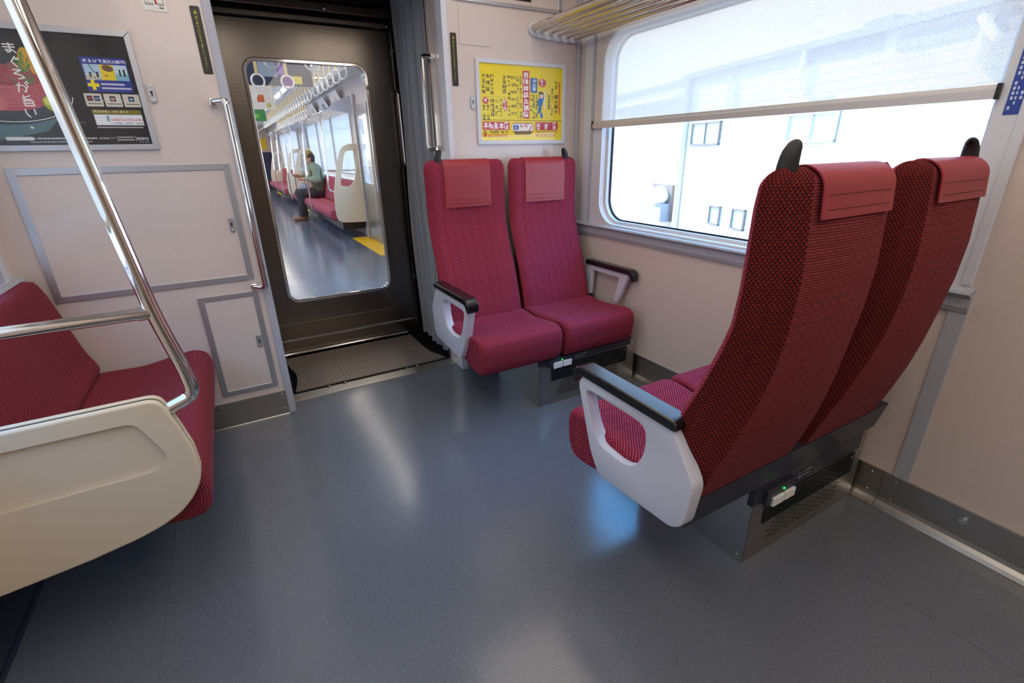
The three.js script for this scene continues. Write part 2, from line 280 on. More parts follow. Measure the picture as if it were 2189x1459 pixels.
function strokes(ch, out = [], box = [0, 0, 9.5, 9.5]) {
  const s = G[ch]; if (!s) return out;
  if (s[0] === '=') { for (const it of s.slice(1).split('|')) { const [x0, y0, x1, y1] = it.slice(-4).split('').map(Number), f = (a, b, t) => a + (b - a) * t / 9.5; strokes(it.slice(0, -4), out, [f(box[0], box[2], x0), f(box[1], box[3], y0), f(box[0], box[2], x1), f(box[1], box[3], y1)]); } return out; }
  for (const st of s.split(' ')) {
    const pts = [];
    for (let i = 0; i + 1 < st.length; i += 2) pts.push([box[0] + (box[2] - box[0]) * +st[i] / 9.5, box[1] + (box[3] - box[1]) * +st[i + 1] / 9.5]);
    if (pts.length > 1) out.push(pts);
  }
  return out;
}
// writes a line of print: cell size s, vertical or across, weight in parts of the cell; w squeezes the cell's width
function jp(x, str, px, py, s, color, { vertical = true, weight = 0.11, step = 1.04, w = 1 } = {}) {
  x.strokeStyle = color; x.lineWidth = s * weight; x.lineCap = 'round'; x.lineJoin = 'round';
  [...str].forEach((ch, k) => {
    const ox = px + (vertical ? 0 : k * s * step * w), oy = py + (vertical ? k * s * step : 0);
    if (ch === '・') { x.fillStyle = color; x.beginPath(); x.arc(ox + s / 2 * w, oy + s / 2, s * 0.09, 0, 7); x.fill(); return; }
    if (ch === 'ー' && vertical) { x.beginPath(); x.moveTo(ox + s * w / 2, oy + s * 0.1); x.lineTo(ox + s * w / 2, oy + s * 0.9); x.stroke(); return; }
    for (const p of strokes(ch)) { x.beginPath(); p.forEach(([a, b], i) => (i ? x.lineTo(ox + a / 10 * s * w, oy + b / 10 * s) : x.moveTo(ox + a / 10 * s * w, oy + b / 10 * s))); x.stroke(); }
  });
}
function latin(x, str, px, py, size, color, font = 'bold', face = 'sans-serif', squeeze = 1) { x.save(); x.translate(px, py); x.scale(squeeze, 1); x.fillStyle = color; x.font = `${font} ${size}px ${face}`; x.textBaseline = 'alphabetic'; x.fillText(str, 0, 0); x.restore(); }

// the yellow sheet, 515 x 364 mm
const yellowSheet = canvas(1236, 874, (x, w, h) => {
  const K = '#3a3a20', R = '#c23040', Wh = '#f7f2ee';
  x.fillStyle = '#f4dc14'; x.fillRect(0, 0, w, h);
  x.save(); x.scale(1, 0.862);
  // columns read from the right
  x.strokeStyle = '#e0413a'; x.lineWidth = 14; x.beginPath(); x.moveTo(1192, 190); for (let i = 1; i < 26; i++) x.lineTo(1190 + (i % 2 ? -11 : 7), 190 + i * 18); x.stroke();
  jp(x, 'ひざ・腰の痛み', 1108, 170, 64, K, { weight: .13 }); jp(x, '足のつり・しびれ', 1052, 280, 46, K, { weight: .14 }); jp(x, '坐骨神経痛', 1005, 372, 40, K, { weight: .14 });
  x.save(); x.translate(915, 215); x.fillStyle = R; x.beginPath(); for (let i = 0; i < 28; i++) { const r = i % 2 ? 84 : 58, a = i / 28 * Math.PI * 2; x.lineTo(Math.cos(a) * r * .85, Math.sin(a) * r * .8); } x.fill(); x.restore();
  jp(x, '痛み', 888, 168, 48, Wh, { weight: .14 });
  // a small figure in a blue suit
  x.fillStyle = '#2b6fb8'; x.beginPath(); x.ellipse(886, 480, 40, 72, .12, 0, 7); x.fill(); x.beginPath(); x.ellipse(876, 585, 26, 52, .35, 0, 7); x.fill(); x.beginPath(); x.ellipse(904, 660, 22, 44, -.1, 0, 7); x.fill(); x.beginPath(); x.ellipse(926, 430, 16, 58, .25, 0, 7); x.fill();
  x.fillStyle = '#f3c9a4'; x.beginPath(); x.ellipse(904, 388, 32, 40, 0, 0, 7); x.fill(); x.fillStyle = '#4a3a2c'; x.beginPath(); x.ellipse(896, 362, 40, 30, .1, 3.0, 6.6); x.fill(); x.fillRect(866, 362, 12, 44); x.fillStyle = '#3a2c24'; x.fillRect(898, 384, 6, 6); x.fillRect(918, 384, 6, 6);
  x.strokeStyle = '#dfe6ec'; x.lineWidth = 18; x.beginPath(); x.moveTo(950, 330); x.lineTo(958, 380); x.lineTo(944, 470); x.lineTo(962, 560); x.stroke();
  x.fillStyle = '#2d66b2'; x.fillRect(734, 156, 104, 196); latin(x, '20', 764, 212, 52, '#f4f4f4'); jp(x, '日間', 764, 222, 54, '#f4f4f4', { weight: .13 });
  jp(x, '三叉神経痛・痛風', 812, 372, 40, K, { weight: .13 }); jp(x, '坐骨神経痛・五十肩', 766, 376, 36, K, { weight: .13 }); jp(x, '打撲・捻挫', 726, 376, 38, K, { weight: .13, step: 1.3 });
  x.fillStyle = R; x.fillRect(618, 68, 100, 640); jp(x, '自律神経失調症', 628, 82, 82, Wh, { weight: .15, step: 1.08 });
  jp(x, '不安感・息苦しさ・動悸・耳鳴り', 570, 140, 38, K, { weight: .12 }); jp(x, '不眠・めまい・多汗症・パニック', 528, 140, 37, K, { weight: .12 });
  jp(x, '過敏性大腸炎', 484, 145, 44, K, { weight: .12, step: 2.15 }); jp(x, '逆流性食道炎', 440, 145, 44, K, { weight: .12, step: 2.15 }); jp(x, '胸やけ・胃痛・吐き気', 396, 140, 42, K, { weight: .12, step: 1.32 });
  jp(x, '子宝相談', 322, 140, 58, K, { weight: .13 }); jp(x, '卵巣のう腫', 150, 136, 52, K, { weight: .12 }); jp(x, '生理痛', 92, 136, 56, K, { weight: .13, step: 1.5 }); jp(x, '子宮筋腫', 34, 136, 54, K, { weight: .13, step: 1.25 });
  x.strokeStyle = '#7a7420'; x.lineWidth = 3; x.beginPath(); x.moveTo(24, 428); x.lineTo(370, 428); x.stroke();
  x.fillStyle = R; x.beginPath(); x.ellipse(352, 530, 34, 86, 0, 0, 7); x.fill(); jp(x, '皮フ病', 328, 456, 48, Wh, { weight: .14 });
  jp(x, 'アトピー', 268, 448, 60, K, { weight: .12, step: 1.05 }); jp(x, 'ニキビ', 206, 452, 62, K, { weight: .12, step: 1.3 }); jp(x, '慢性湿疹', 150, 452, 58, K, { weight: .13 });
  x.fillStyle = R; x.beginPath(); x.arc(78, 478, 44, 0, 7); x.fill(); jp(x, 'ぢ', 48, 448, 58, Wh, { weight: .15 });
  jp(x, '痛み・出血', 92, 532, 40, K, { weight: .13 }); jp(x, '脱肛・痔瘻', 36, 532, 40, K, { weight: .13 });
  x.restore(); x.translate(0, 640 - 746 * 1.55); x.scale(1, 1.55);
  x.fillStyle = '#4d4a1c'; x.fillRect(0, 740, w, 4); x.fillStyle = '#f6d414'; x.fillRect(0, 746, w, h - 746);
  x.fillStyle = R; x.fillRect(24, 754, 392, 62); jp(x, '平和島本店', 36, 757, 56, Wh, { vertical: false, weight: .15, w: 1.28 }); jp(x, '京急', 32, 818, 26, K, { vertical: false, weight: .14 }); jp(x, '平和島駅', 120, 818, 26, K, { vertical: false, weight: .14, w: 1.25 }); jp(x, '徒歩', 284, 818, 26, K, { vertical: false, weight: .14 }); latin(x, '1', 346, 842, 28, K); jp(x, '分', 366, 818, 26, K, { vertical: false, weight: .14 });
  latin(x, '03(3765)5151', 96, 870, 34, '#c8442a', 'bold', 'sans-serif', 1.4); x.fillStyle = '#c8442a'; x.fillRect(36, 850, 42, 18); x.fillRect(30, 844, 54, 8);
  x.fillStyle = '#f2efe9'; x.strokeStyle = '#7b2a33'; x.lineWidth = 5; x.beginPath(); x.roundRect(452, 764, 330, 62, 31); x.fill(); x.stroke();
  x.fillStyle = '#38509c'; x.beginPath(); x.roundRect(470, 776, 84, 38, 16); x.fill(); jp(x, '店', 498, 782, 26, '#ffffff', { weight: .12 });
  jp(x, 'ツヅノ', 568, 766, 58, '#b8323a', { vertical: false, weight: .17, w: 1.12 });
  x.fillStyle = '#5b4324'; x.beginPath(); x.moveTo(468, 830); x.lineTo(766, 830); x.lineTo(728, 852); x.lineTo(506, 852); x.fill(); x.fillStyle = '#a8843a'; x.fillRect(510, 840, 214, 6);
  x.fillStyle = R; x.fillRect(812, 754, 356, 62); jp(x, '田町店', 830, 757, 56, Wh, { vertical: false, weight: .15, step: 2.3 });
  x.fillStyle = '#a04a30'; for (let i = 0; i < 22; i++) x.fillRect(816 + i * 16, 822, 9 + (i * 7) % 5, 7); x.fillStyle = '#6a5a2a'; for (let i = 0; i < 24; i++) x.fillRect(816 + i * 15, 833, 8 + (i * 5) % 5, 6);
  latin(x, '03(3452)5001', 870, 870, 34, '#d26a3a', 'bold', 'sans-serif', 1.26); x.fillStyle = '#d26a3a'; x.fillRect(822, 852, 36, 16);
});
// the black sheet with the tuna bowl
const blackSheet = canvas(1236, 874, (x, w, h) => {
  x.fillStyle = '#17181b'; x.fillRect(0, 0, w, h);
  const Wh = '#e9e7e2';
  // bowl rim, rice bowl body, slices of tuna
  x.fillStyle = '#4a6a70'; x.beginPath(); x.moveTo(0, 640); x.quadraticCurveTo(300, 780, 640, 640); x.lineTo(520, 760); x.lineTo(0, 874); x.fill();
  x.fillStyle = '#2a2a30'; x.beginPath(); x.ellipse(330, 470, 420, 200, 0, 0, 7); x.fill(); x.strokeStyle = '#cfd6d6'; x.lineWidth = 7; x.beginPath(); x.ellipse(330, 478, 424, 210, 0, 0.05, 3.1); x.stroke();
  const slices = [[240, 430, 190, 90, .3], [420, 440, 200, 90, -.35], [330, 330, 190, 80, .1], [150, 360, 150, 80, -.4], [500, 350, 150, 95, .5], [320, 520, 250, 85, 0], [560, 470, 120, 80, -.2], [180, 520, 150, 70, .3]];
  slices.forEach(([a, b, c, d, r], i) => { x.save(); x.translate(a, b); x.rotate(r); x.fillStyle = ['#a3343c', '#b8525a', '#8e2630', '#c46a6c', '#98303a', '#b04650', '#a83a44', '#c25f62'][i]; x.beginPath(); x.ellipse(0, 0, c, d, 0, 0, 7); x.fill(); x.strokeStyle = 'rgba(226,160,156,.55)'; x.lineWidth = 4; for (let k = -3; k < 4; k++) { x.beginPath(); x.moveTo(-c * .8, k * d * .22); x.quadraticCurveTo(0, k * d * .22 - d * .22, c * .8, k * d * .22); x.stroke(); } x.restore(); });
  x.fillStyle = '#c99a1e'; for (const [a, b, r] of [[520, 215, -.5], [590, 235, -.3], [640, 270, -.1]]) { x.save(); x.translate(a, b); x.rotate(r); x.beginPath(); x.ellipse(0, 0, 40, 92, .7, 0, 7); x.fill(); x.restore(); }
  x.strokeStyle = '#3f7a2f'; x.lineWidth = 9; for (let i = 0; i < 26; i++) { const a = 420 + rnd() * 110, b = 190 + rnd() * 230; x.beginPath(); x.moveTo(a, b); x.lineTo(a + (rnd() - .5) * 70, b - 30 - rnd() * 30); x.stroke(); }
  x.fillStyle = '#9fb02c'; x.beginPath(); x.ellipse(600, 545, 50, 62, -.5, 0, 7); x.fill(); x.fillStyle = '#d8d45a'; x.beginPath(); x.ellipse(586, 530, 26, 34, -.5, 0, 7); x.fill();
  x.strokeStyle = '#9a9a9a'; x.lineWidth = 3; x.beginPath(); x.moveTo(700, 690); x.lineTo(790, 690); x.stroke();
  jp(x, 'まぐろが旨い。', 408, 92, 96, Wh, { weight: .1, step: 1.0 });
  // the blue box
  x.fillStyle = '#26368c'; x.fillRect(880, 170, 320, 270); jp(x, 'おもひで券', 896, 182, 33, Wh, { vertical: false, weight: .12 }); latin(x, 'PLUS', 1066, 212, 34, Wh, 'bold', 'serif', .78); jp(x, '登場', 1134, 182, 28, Wh, { vertical: false, weight: .12, w: .9 }); latin(x, '!!', 1184, 211, 32, Wh, 'bold', 'serif', .7);
  x.fillStyle = '#a9c4d8'; x.fillRect(890, 224, 112, 78); x.fillStyle = '#d7d2bd'; x.fillRect(890, 302, 112, 44); x.fillStyle = '#e3c61c'; x.fillRect(1002, 224, 96, 122); x.fillStyle = '#6b5136'; x.beginPath(); x.ellipse(1056, 252, 40, 26, .2, 0, 7); x.fill(); x.fillStyle = '#a8452c'; x.fillRect(1020, 306, 30, 8); x.fillStyle = '#bcd2dc'; x.fillRect(1098, 224, 94, 70); x.fillStyle = '#7fb2c6'; x.fillRect(1098, 294, 94, 52);
  x.strokeStyle = '#22262c'; x.lineWidth = 5; x.beginPath(); x.moveTo(930, 224); x.lineTo(958, 290); x.stroke(); for (const [a, b] of [[912, 326], [936, 326], [962, 330], [984, 330]]) { x.lineWidth = 3; x.beginPath(); x.arc(a, b, 11, 0, 7); x.stroke(); } x.fillStyle = '#22262c'; x.fillRect(918, 286, 14, 34); x.fillRect(966, 282, 16, 38); x.fillRect(1130, 258, 12, 52); x.fillRect(1160, 256, 14, 56);
  x.fillStyle = '#ecd512'; x.fillRect(912, 346, 26, 80); x.fillRect(886, 372, 78, 28);
  x.fillStyle = '#e6e6f0'; for (let k = 0; k < 13; k++) { x.fillRect(980 + k * 13, 370, 9, 14); } for (let k = 0; k < 15; k++) x.fillRect(980 + k * 14, 402, 10, 14);
  // the three boxes
  for (const [a, c] of [[834, 0], [970, 1], [1104, 2]]) { x.fillStyle = '#cfc9ba'; x.beginPath(); x.roundRect(a, 454, 122, 104, 8); x.fill(); x.fillStyle = '#27242c'; if (c === 0) { x.fillRect(a + 16, 472, 40, 42); x.fillRect(a + 66, 472, 40, 42); x.fillStyle = '#a2404e'; x.fillRect(a + 20, 482, 32, 18); x.fillStyle = '#5f86b4'; x.fillRect(a + 70, 484, 32, 20); } else { x.fillRect(a + 40, 472, 42, 42); x.fillStyle = c === 1 ? '#c98a92' : '#6fa5d0'; x.beginPath(); x.ellipse(a + 61, 495, 15, 12, 0, 0, 7); x.fill(); } x.fillStyle = '#3a3430'; for (let k = 0; k < 8; k++) x.fillRect(a + 16 + k * 12, 530, 8, 10); }
  latin(x, '+', 957, 516, 20, Wh); latin(x, '+', 1091, 516, 20, Wh);
  x.fillStyle = '#7d6f1d'; x.fillRect(856, 584, 354, 34); jp(x, 'デジタルきっぷなら', 868, 588, 22, '#f0ead8', { vertical: false, weight: .13, w: .86 }); jp(x, 'おトク', 1054, 588, 22, '#f0ead8', { vertical: false, weight: .13 });
  x.fillStyle = '#e4e6e8'; x.fillRect(862, 622, 348, 88); x.fillStyle = '#9aa0a6'; x.fillRect(974, 622, 2, 88); x.fillRect(1054, 622, 2, 88); x.fillRect(1132, 622, 2, 88); x.fillStyle = '#6fa3a6'; x.fillRect(946, 632, 20, 46);
  ['3,660', '3,570', '3,450'].forEach((s, k) => { latin(x, s, 980 + k * 79, 674, 27, '#c62f38', 'bold', 'serif', .86); jp(x, '円', 1040 + k * 79, 660, 12, '#c62f38', { weight: .12 }); });
  ['3,760', '3,670', '3,470'].forEach((s, k) => { latin(x, s, 992 + k * 79, 702, 24, '#44464a', 'bold', 'serif', .8); jp(x, '円', 1040 + k * 79, 690, 11, '#44464a', { weight: .12 }); });
  x.fillStyle = '#c8c8c8'; for (let k = 0; k < 26; k++) x.fillRect(862 + k * 13, 722, 9, 11); for (let k = 0; k < 24; k++) x.fillRect(430 + k * 17, 812, 12, 14); for (let k = 0; k < 30; k++) x.fillRect(380 + k * 14, 842, 9, 9); for (let k = 0; k < 9; k++) { x.fillRect(990 + k * 13, 806, 9, 11); x.fillRect(990 + k * 13, 828, 9, 11); }
  x.fillStyle = '#dadada'; x.beginPath(); x.moveTo(230, 806); x.lineTo(400, 806); x.lineTo(420, 820); x.lineTo(400, 834); x.lineTo(230, 834); x.fill();
  latin(x, 'OCOON', 850, 826, 20, '#d8d8d8'); jp(x, 'から', 934, 808, 20, '#d8d8d8', { vertical: false }); x.fillStyle = '#dddddd'; x.fillRect(980, 800, 3, 50); x.fillRect(1116, 800, 3, 50);
  latin(x, 'KEIKYU', 1124, 836, 34, '#dcdcdc', 'bold', 'sans-serif', .76); jp(x, '京急電鉄', 1136, 844, 16, '#bdbdbd', { vertical: false, step: 1.3, weight: .1 });
});
// black strip with yellow warning print
const warnStrip = canvas(96, 640, (x, w, h) => {
  x.fillStyle = '#2b2a24'; x.fillRect(0, 0, w, h); x.fillStyle = '#b8b020';
  x.beginPath(); x.moveTo(48, 24); x.lineTo(70, 62); x.lineTo(26, 62); x.fill(); x.fillStyle = '#2b2a24'; x.fillRect(46, 36, 5, 14); x.fillRect(46, 54, 5, 4);
  jp(x, '渡り板の上には立ち止まらないで下さい。', 34, 82, 27, '#b4ac1e', { weight: .13, step: 1.05 });
});
const arrowSign = canvas(256, 256, (x, w, h) => {
  x.fillStyle = '#e4e0da'; x.fillRect(0, 0, w, h); x.strokeStyle = '#55524e'; x.lineWidth = 5; x.strokeRect(28, -20, 200, 205); x.fillStyle = '#e4e0da'; x.fillRect(110, 150, 60, 60);
  x.strokeRect(28, 172, 84, 18); x.strokeRect(168, 172, 60, 18);
  x.strokeStyle = '#b3212c'; x.lineWidth = 24; x.beginPath(); x.moveTo(146, 184); x.bezierCurveTo(148, 90, 110, 60, 80, 110); x.stroke(); x.fillStyle = '#b3212c'; x.beginPath(); x.moveTo(46, 92); x.lineTo(112, 104); x.lineTo(66, 152); x.fill();
  x.fillStyle = '#333'; x.fillRect(170, 212, 50, 14);
});
const powerNote = canvas(256, 96, (x, w, h) => { x.fillStyle = '#1d2230'; x.fillRect(0, 0, w, h); jp(x, 'ランプ点灯時に', 14, 10, 32, '#b9bdc6', { vertical: false, weight: .1 }); jp(x, '使用できます。', 14, 52, 32, '#b9bdc6', { vertical: false, weight: .1 }); });
const blueNote = canvas(128, 256, (x, w, h) => { x.fillStyle = '#1f3f9a'; x.fillRect(0, 0, w, h); x.fillStyle = '#c9d2ea'; for (let r = 0; r < 6; r++) for (let k = 0; k < 12 - (r % 3); k++) if ((k * 7 + r * 3) % 5) x.fillRect(10 + r * 20, 14 + k * 19, r % 2 ? 8 : 12, 13); });
// ------------------------------------------------------------------ materials
const std = (o) => new THREE.MeshStandardMaterial(o), phys = (o) => new THREE.MeshPhysicalMaterial(o);
const C = (r, g, b) => new THREE.Color(css(r, g, b));
const wavy = noiseMap(256, 0.9, [[3, 3, 1], [7, 7, .4]], 0, 255);
const brushedH = noiseMap(256, 0.5, [[4, 128, 1], [9, 200, .6]], 70, 190);
const grit = noiseMap(256, 0.06, [[64, 64, 1], [120, 120, .7]], 0, 255);
const scuffs = noiseMap(256, 1.7, [[4, 4, 1], [13, 13, .8], [50, 50, .6]], 34, 54);
const wallMap = speckle(256, [214, 200, 192], 4, [[210, 196, 188], [218, 204, 196]], 0.25, 2600);
const M = {
  wall: phys({ map: wallMap, roughness: 0.34, clearcoat: 0.55, clearcoatRoughness: 0.10, bumpMap: wavy, bumpScale: 0.0012 }),
  wallMatte: std({ map: wallMap, roughness: 0.5, bumpMap: grit, bumpScale: 0.00005 }),
  ceiling: std({ color: C(228, 224, 218), roughness: 0.6 }),
  floor: phys({ ior: 1.56, map: speckle(512, [99, 103, 110], 16, [[85, 89, 97], [112, 116, 123], [122, 126, 132]], 0.55, 2600), roughness: 1, roughnessMap: scuffs, bumpMap: grit, bumpScale: 0.00003 }),
  seam: std({ color: C(78, 84, 94), roughness: 0.7 }),
  alu: std({ color: C(196, 197, 202), metalness: 0.85, roughness: 0.38 }),
  aluPaint: std({ color: C(176, 179, 188), roughness: 0.42 }),
  aluWhite: std({ color: C(214, 216, 222), roughness: 0.35 }),
  steel: std({ color: C(184, 180, 172), metalness: 1, roughness: 0.36, bumpMap: brushedH, bumpScale: 0.0002 }),
  steelDark: std({ color: C(130, 122, 114), metalness: 1, roughness: 0.24, bumpMap: brushedH, bumpScale: 0.0002 }),
  rack: std({ color: C(206, 198, 188), metalness: 1, roughness: 0.13 }),
  chrome: std({ color: C(236, 234, 230), metalness: 1, roughness: 0.07 }),
  screw: std({ color: C(210, 210, 208), metalness: 1, roughness: 0.25 }),
  black: std({ color: C(24, 24, 26), roughness: 0.4 }),
  rubber: std({ color: C(17, 17, 18), roughness: 0.75 }),
  grip: std({ color: C(30, 31, 33), roughness: 0.5 }),
  pad: phys({ color: C(26, 27, 30), roughness: 0.2, ior: 1.62 }),
  navy: std({ color: C(56, 59, 73), roughness: 0.36, metalness: 0.35 }),
  armWhite: std({ color: C(206, 209, 222), roughness: 0.38 }),
  beige: phys({ color: C(218, 203, 178), roughness: 0.42, bumpMap: grit, bumpScale: 0.00004 }),
  curtain: std({ color: C(146, 148, 152), roughness: 0.92, side: THREE.DoubleSide }),
  glass: phys({ color: 0xffffff, transmission: 1, roughness: 0, thickness: 0, ior: 1.5 }),
  leather: std({ color: C(152, 40, 50), roughness: 0.42, bumpMap: grit, bumpScale: 0.00008 }),
  thread: std({ color: C(176, 66, 60), roughness: 0.8 }),
  stitch: std({ color: C(96, 18, 28), roughness: 0.7 }),
  front: phys({ map: cloth([98, 16, 38], [192, 84, 106], [80, 8, 24], 0.0125, 0.0052, 'tuft'), roughness: 0.95, specularIntensity: 0.3, sheen: 0.35, sheenRoughness: 0.5, sheenColor: C(226, 150, 170) }),
  side: phys({ map: cloth([30, 6, 10], [118, 34, 34], [6, 4, 7], 0.0118, 0.0060, 'cross'), roughness: 0.95, specularIntensity: 0.3, sheen: 0.1, sheenRoughness: 0.5, sheenColor: C(226, 150, 170) }),
  rear: phys({ map: cloth([92, 22, 28], [148, 70, 74], [72, 10, 18], 0.0080, 0.0058, 'dash'), roughness: 0.95, specularIntensity: 0.3, sheen: 0.2, sheenRoughness: 0.5, sheenColor: C(226, 150, 170) }),
  bench: phys({ map: cloth([92, 20, 32], [154, 68, 80], [74, 8, 20], 0.0080, 0.0080, 'dash'), roughness: 0.95, specularIntensity: 0.3, sheen: 0.35, sheenRoughness: 0.5, sheenColor: C(226, 150, 170) }),
  yellow: std({ color: C(238, 186, 22), roughness: 0.45 }),
  white: std({ color: C(238, 238, 236), roughness: 0.5 }),
  rail: std({ color: C(204, 200, 196), roughness: 0.35, metalness: 0.3 }),
  lamp: std({ color: C(245, 240, 230), emissive: LAMP, emissiveIntensity: 1.1, roughness: 0.6 }),
  lampFar: std({ color: C(245, 240, 230), emissive: LAMP, emissiveIntensity: 0.9, roughness: 0.6 }),
  led: std({ color: C(40, 160, 50), emissive: C(40, 255, 70), emissiveIntensity: 3 }),
};
const ivory = { face: std({ color: C(225, 212, 186), roughness: 0.42 }) };

// ------------------------------------------------------------------ floor, ceiling, walls of the car
const floor = struct('floor', B(WL - 0.06, WR + 0.06, -0.06, 0, -0.107, BACK + 0.1), M.floor, 'blue grey speckled vinyl floor of the carriage', 'floor');
for (const x of [-0.972, 0.922]) { const s = part(floor, 'floor_seam', B(x - 0.0012, x + 0.0012, -0.01, 0.0004, 0.05, BACK), M.seam); }
struct('ceiling', B(WL - 0.06, WR + 0.06, CEIL, CEIL + 0.06, -0.09, BACK + 0.1), M.ceiling, 'white ceiling of the carriage', 'ceiling');
const WIN = [0.24, 1.885, 0.85, 1.80, [0.13, 0.10, 0.10, 0.13]];
struct('wall_right', extX(rshape(-0.09, BACK + 0.1, -0.06, CEIL + 0.06, 0, [WIN]), WR, WR + 0.07), M.wallMatte, 'cream side wall under and beside the large window', 'wall');
struct('wall_left', extX(rshape(-0.09, BACK + 0.1, -0.06, CEIL + 0.06, 0, [WIN]), WL - 0.07, WL), M.wallMatte, 'cream side wall behind the bench seat', 'wall');
struct('wall_back', B(WL, WR, 0, CEIL, BACK, BACK + 0.08), M.wallMatte, 'cream wall at the back of the carriage', 'wall');
{ // the end wall with its doorway
  const s = new THREE.Shape();
  s.moveTo(WL - 0.03, 0); s.lineTo(-0.483, 0); s.lineTo(-0.483, 2.02); s.lineTo(0.482, 2.02); s.lineTo(0.482, 0); s.lineTo(WR + 0.03, 0); s.lineTo(WR + 0.03, CEIL + 0.03); s.lineTo(WL - 0.03, CEIL + 0.03); s.closePath();
  struct('wall_end', boxUV(extZ(s, -0.09, 0)), M.wall, 'glossy cream end wall with the doorway to the next carriage', 'wall');
}
struct('trim_1', B(-0.512, -0.478, 0, 2.02, -0.06, 0.006, 0.004), M.aluPaint, 'pale grey jamb strip on the left edge of the doorway', 'trim');
struct('trim_2', B(0.478, 0.508, 0, 2.02, -0.06, 0.006, 0.004), M.aluWhite, 'white jamb strip on the poster side of the doorway', 'trim');
struct('trim_3', B(WR - 0.022, WR, 0.15, CEIL, 0, 0.022, 0.006), M.aluPaint, 'slim corner strip between end wall and window wall', 'trim');
struct('trim_4', merge(B(WR - 0.007, WR, 0.146, 0.775, 1.930, 1.976, 0.002)), M.aluPaint, 'grey upright strip on the wall behind the near seats', 'trim');
// skirting: stainless, coved at the foot
function skirting(x0, x1, cove) {                            // profile in (z, y) seen along x
  const pr = [[0, 0], [0.008 + 0.022 * cove, 0], [0.008 + 0.0205 * cove, 0.006 * cove + .001], [0.008 + 0.014 * cove, 0.018 * cove + .001], [0.008 + 0.004 * cove, 0.030 * cove + .001], [0.008, 0.044 * cove + .001], [0.008, 0.147], [0, 0.147]];
  return extX(polyShape(pr), x0, x1);
}
{ const g = skirting(0, 1.905, 1); g.rotateY(-Math.PI / 2).translate(WR, 0, 0.0);
  const b = struct('baseboard_right', g, M.steel, 'stainless skirting along the foot of the window wall', 'skirting');
  const g2 = skirting(0, 4.2, 1); g2.rotateY(-Math.PI / 2).translate(WR - 0.002, 0, 1.907);
  part(b, 'skirting_length', g2, M.steel);
  for (const [z, y] of [[1.869, 0.125], [1.869, 0.05], [1.946, 0.124], [1.946, 0.05]]) part(b, 'screw', ball(WR - 0.009, y, z, 0.005, 0.5), M.screw);
  part(b, 'bolt', merge(cyl(WR - 0.012, 0.109, 2.142, 0.012, 0.006, 'x', 18), cyl(WR - 0.016, 0.109, 2.142, 0.008, 0.006, 'x', 6)), M.screw);
}
{ const g = skirting(WL, -0.512, 0.15); g.scale(1, 0.9, 1);
  const b = struct('baseboard_left', g, M.steel, 'stainless skirting below the two hatch panels', 'skirting');
  for (const [x, y] of [[-0.53, 0.115], [-0.53, 0.035], [-0.80, 0.115]]) part(b, 'screw', ball(x, y, 0.009, 0.005, 1, 1, 0.5), M.screw);
  const b2 = struct('baseboard_end', skirting(0.508, WR, 0.15), M.steel, 'stainless skirting behind the far pair of seats', 'skirting');
  part(b2, 'corner_cover', B(0.505, 0.56, 0, 0.20, 0.004, 0.030, 0.003), M.alu);
}
// lamps on the ceiling
for (const [x, z0, z1, w] of LAMPS) {
  const l = thing('ceiling_lamp', `long ${w > 0.2 ? 'flat' : 'strip'} lamp on the ceiling ${z0 > 0 ? 'over the seats' : 'in the next carriage'}, ${x < 0 ? 'left' : 'window side'} row`, 'lamp', [x, CEIL, (z0 + z1) / 2]);
  const h = (z1 - z0) / 2, k = w / 2;
  part(l, 'housing', merge(B(-k - .025, -k - .002, -0.04, 0, -h - .02, h + .02), B(k + .002, k + .025, -0.04, 0, -h - .02, h + .02), B(-k, k, -0.012, 0, -h, h)), M.white);
  part(l, 'diffuser', B(-k, k, -0.036, -0.014, -h, h, 0.008), z0 < 0 ? M.lampFar : M.lamp);
}

// ------------------------------------------------------------------ the large window
function window_(name, xin, s, label, blindTo) {            // xin: inner face of the wall, s: +1 right wall, -1 left wall
  const Xr = (a, b) => (s > 0 ? [xin + a, xin + b] : [xin - b, xin - a]);
  const f = struct(name, extX(rshape(0.07, 1.965, 0.835, 1.86, 0.012, [WIN]), ...Xr(-0.010, 0.0), 0.003), M.aluWhite, label, 'window');
  part(f, 'reveal', extX(rshape(0.20, 1.925, 0.81, 1.84, [0.15, .12, .12, .15], [[0.255, 1.87, 0.865, 1.785, [0.12, 0.09, 0.09, 0.12]]]), ...Xr(0.028, 0.052), 0.002), M.aluWhite);
  part(f, 'gasket', extX(rshape(0.245, 1.88, 0.855, 1.795, [0.126, .1, .1, .126], [[0.262, 1.863, 0.872, 1.778, [0.116, 0.086, 0.086, 0.116]]]), ...Xr(0.050, 0.060)), M.rubber);
  part(f, 'pane', extX(rshape(0.25, 1.875, 0.86, 1.79, [0.12, .09, .09, .12]), ...Xr(0.054, 0.058)), M.glass);
  part(f, 'blind_track', merge(B(...Xr(-0.020, -0.008), 0.85, 1.86, 0.148, 0.166, 0.002)), M.aluPaint);
  part(f, 'blind_track', merge(B(...Xr(-0.014, -0.004), 0.85, 1.86, 1.940, 1.966, 0.004)), M.aluWhite);
  part(f, 'sill', merge(extZ(polyShape((s > 0 ? [[0, .842], [-.030, .836], [-.034, .828], [-.026, .820], [-.016, .815], [-.016, .785], [-.010, .768], [0, .768]] : [[0, .842], [0, .768], [.010, .768], [.016, .785], [.016, .815], [.026, .820], [.034, .828], [.030, .836]]).map(([a, b]) => [xin + a, b])), 0.022, 1.976)), M.aluPaint);
  return f;
}
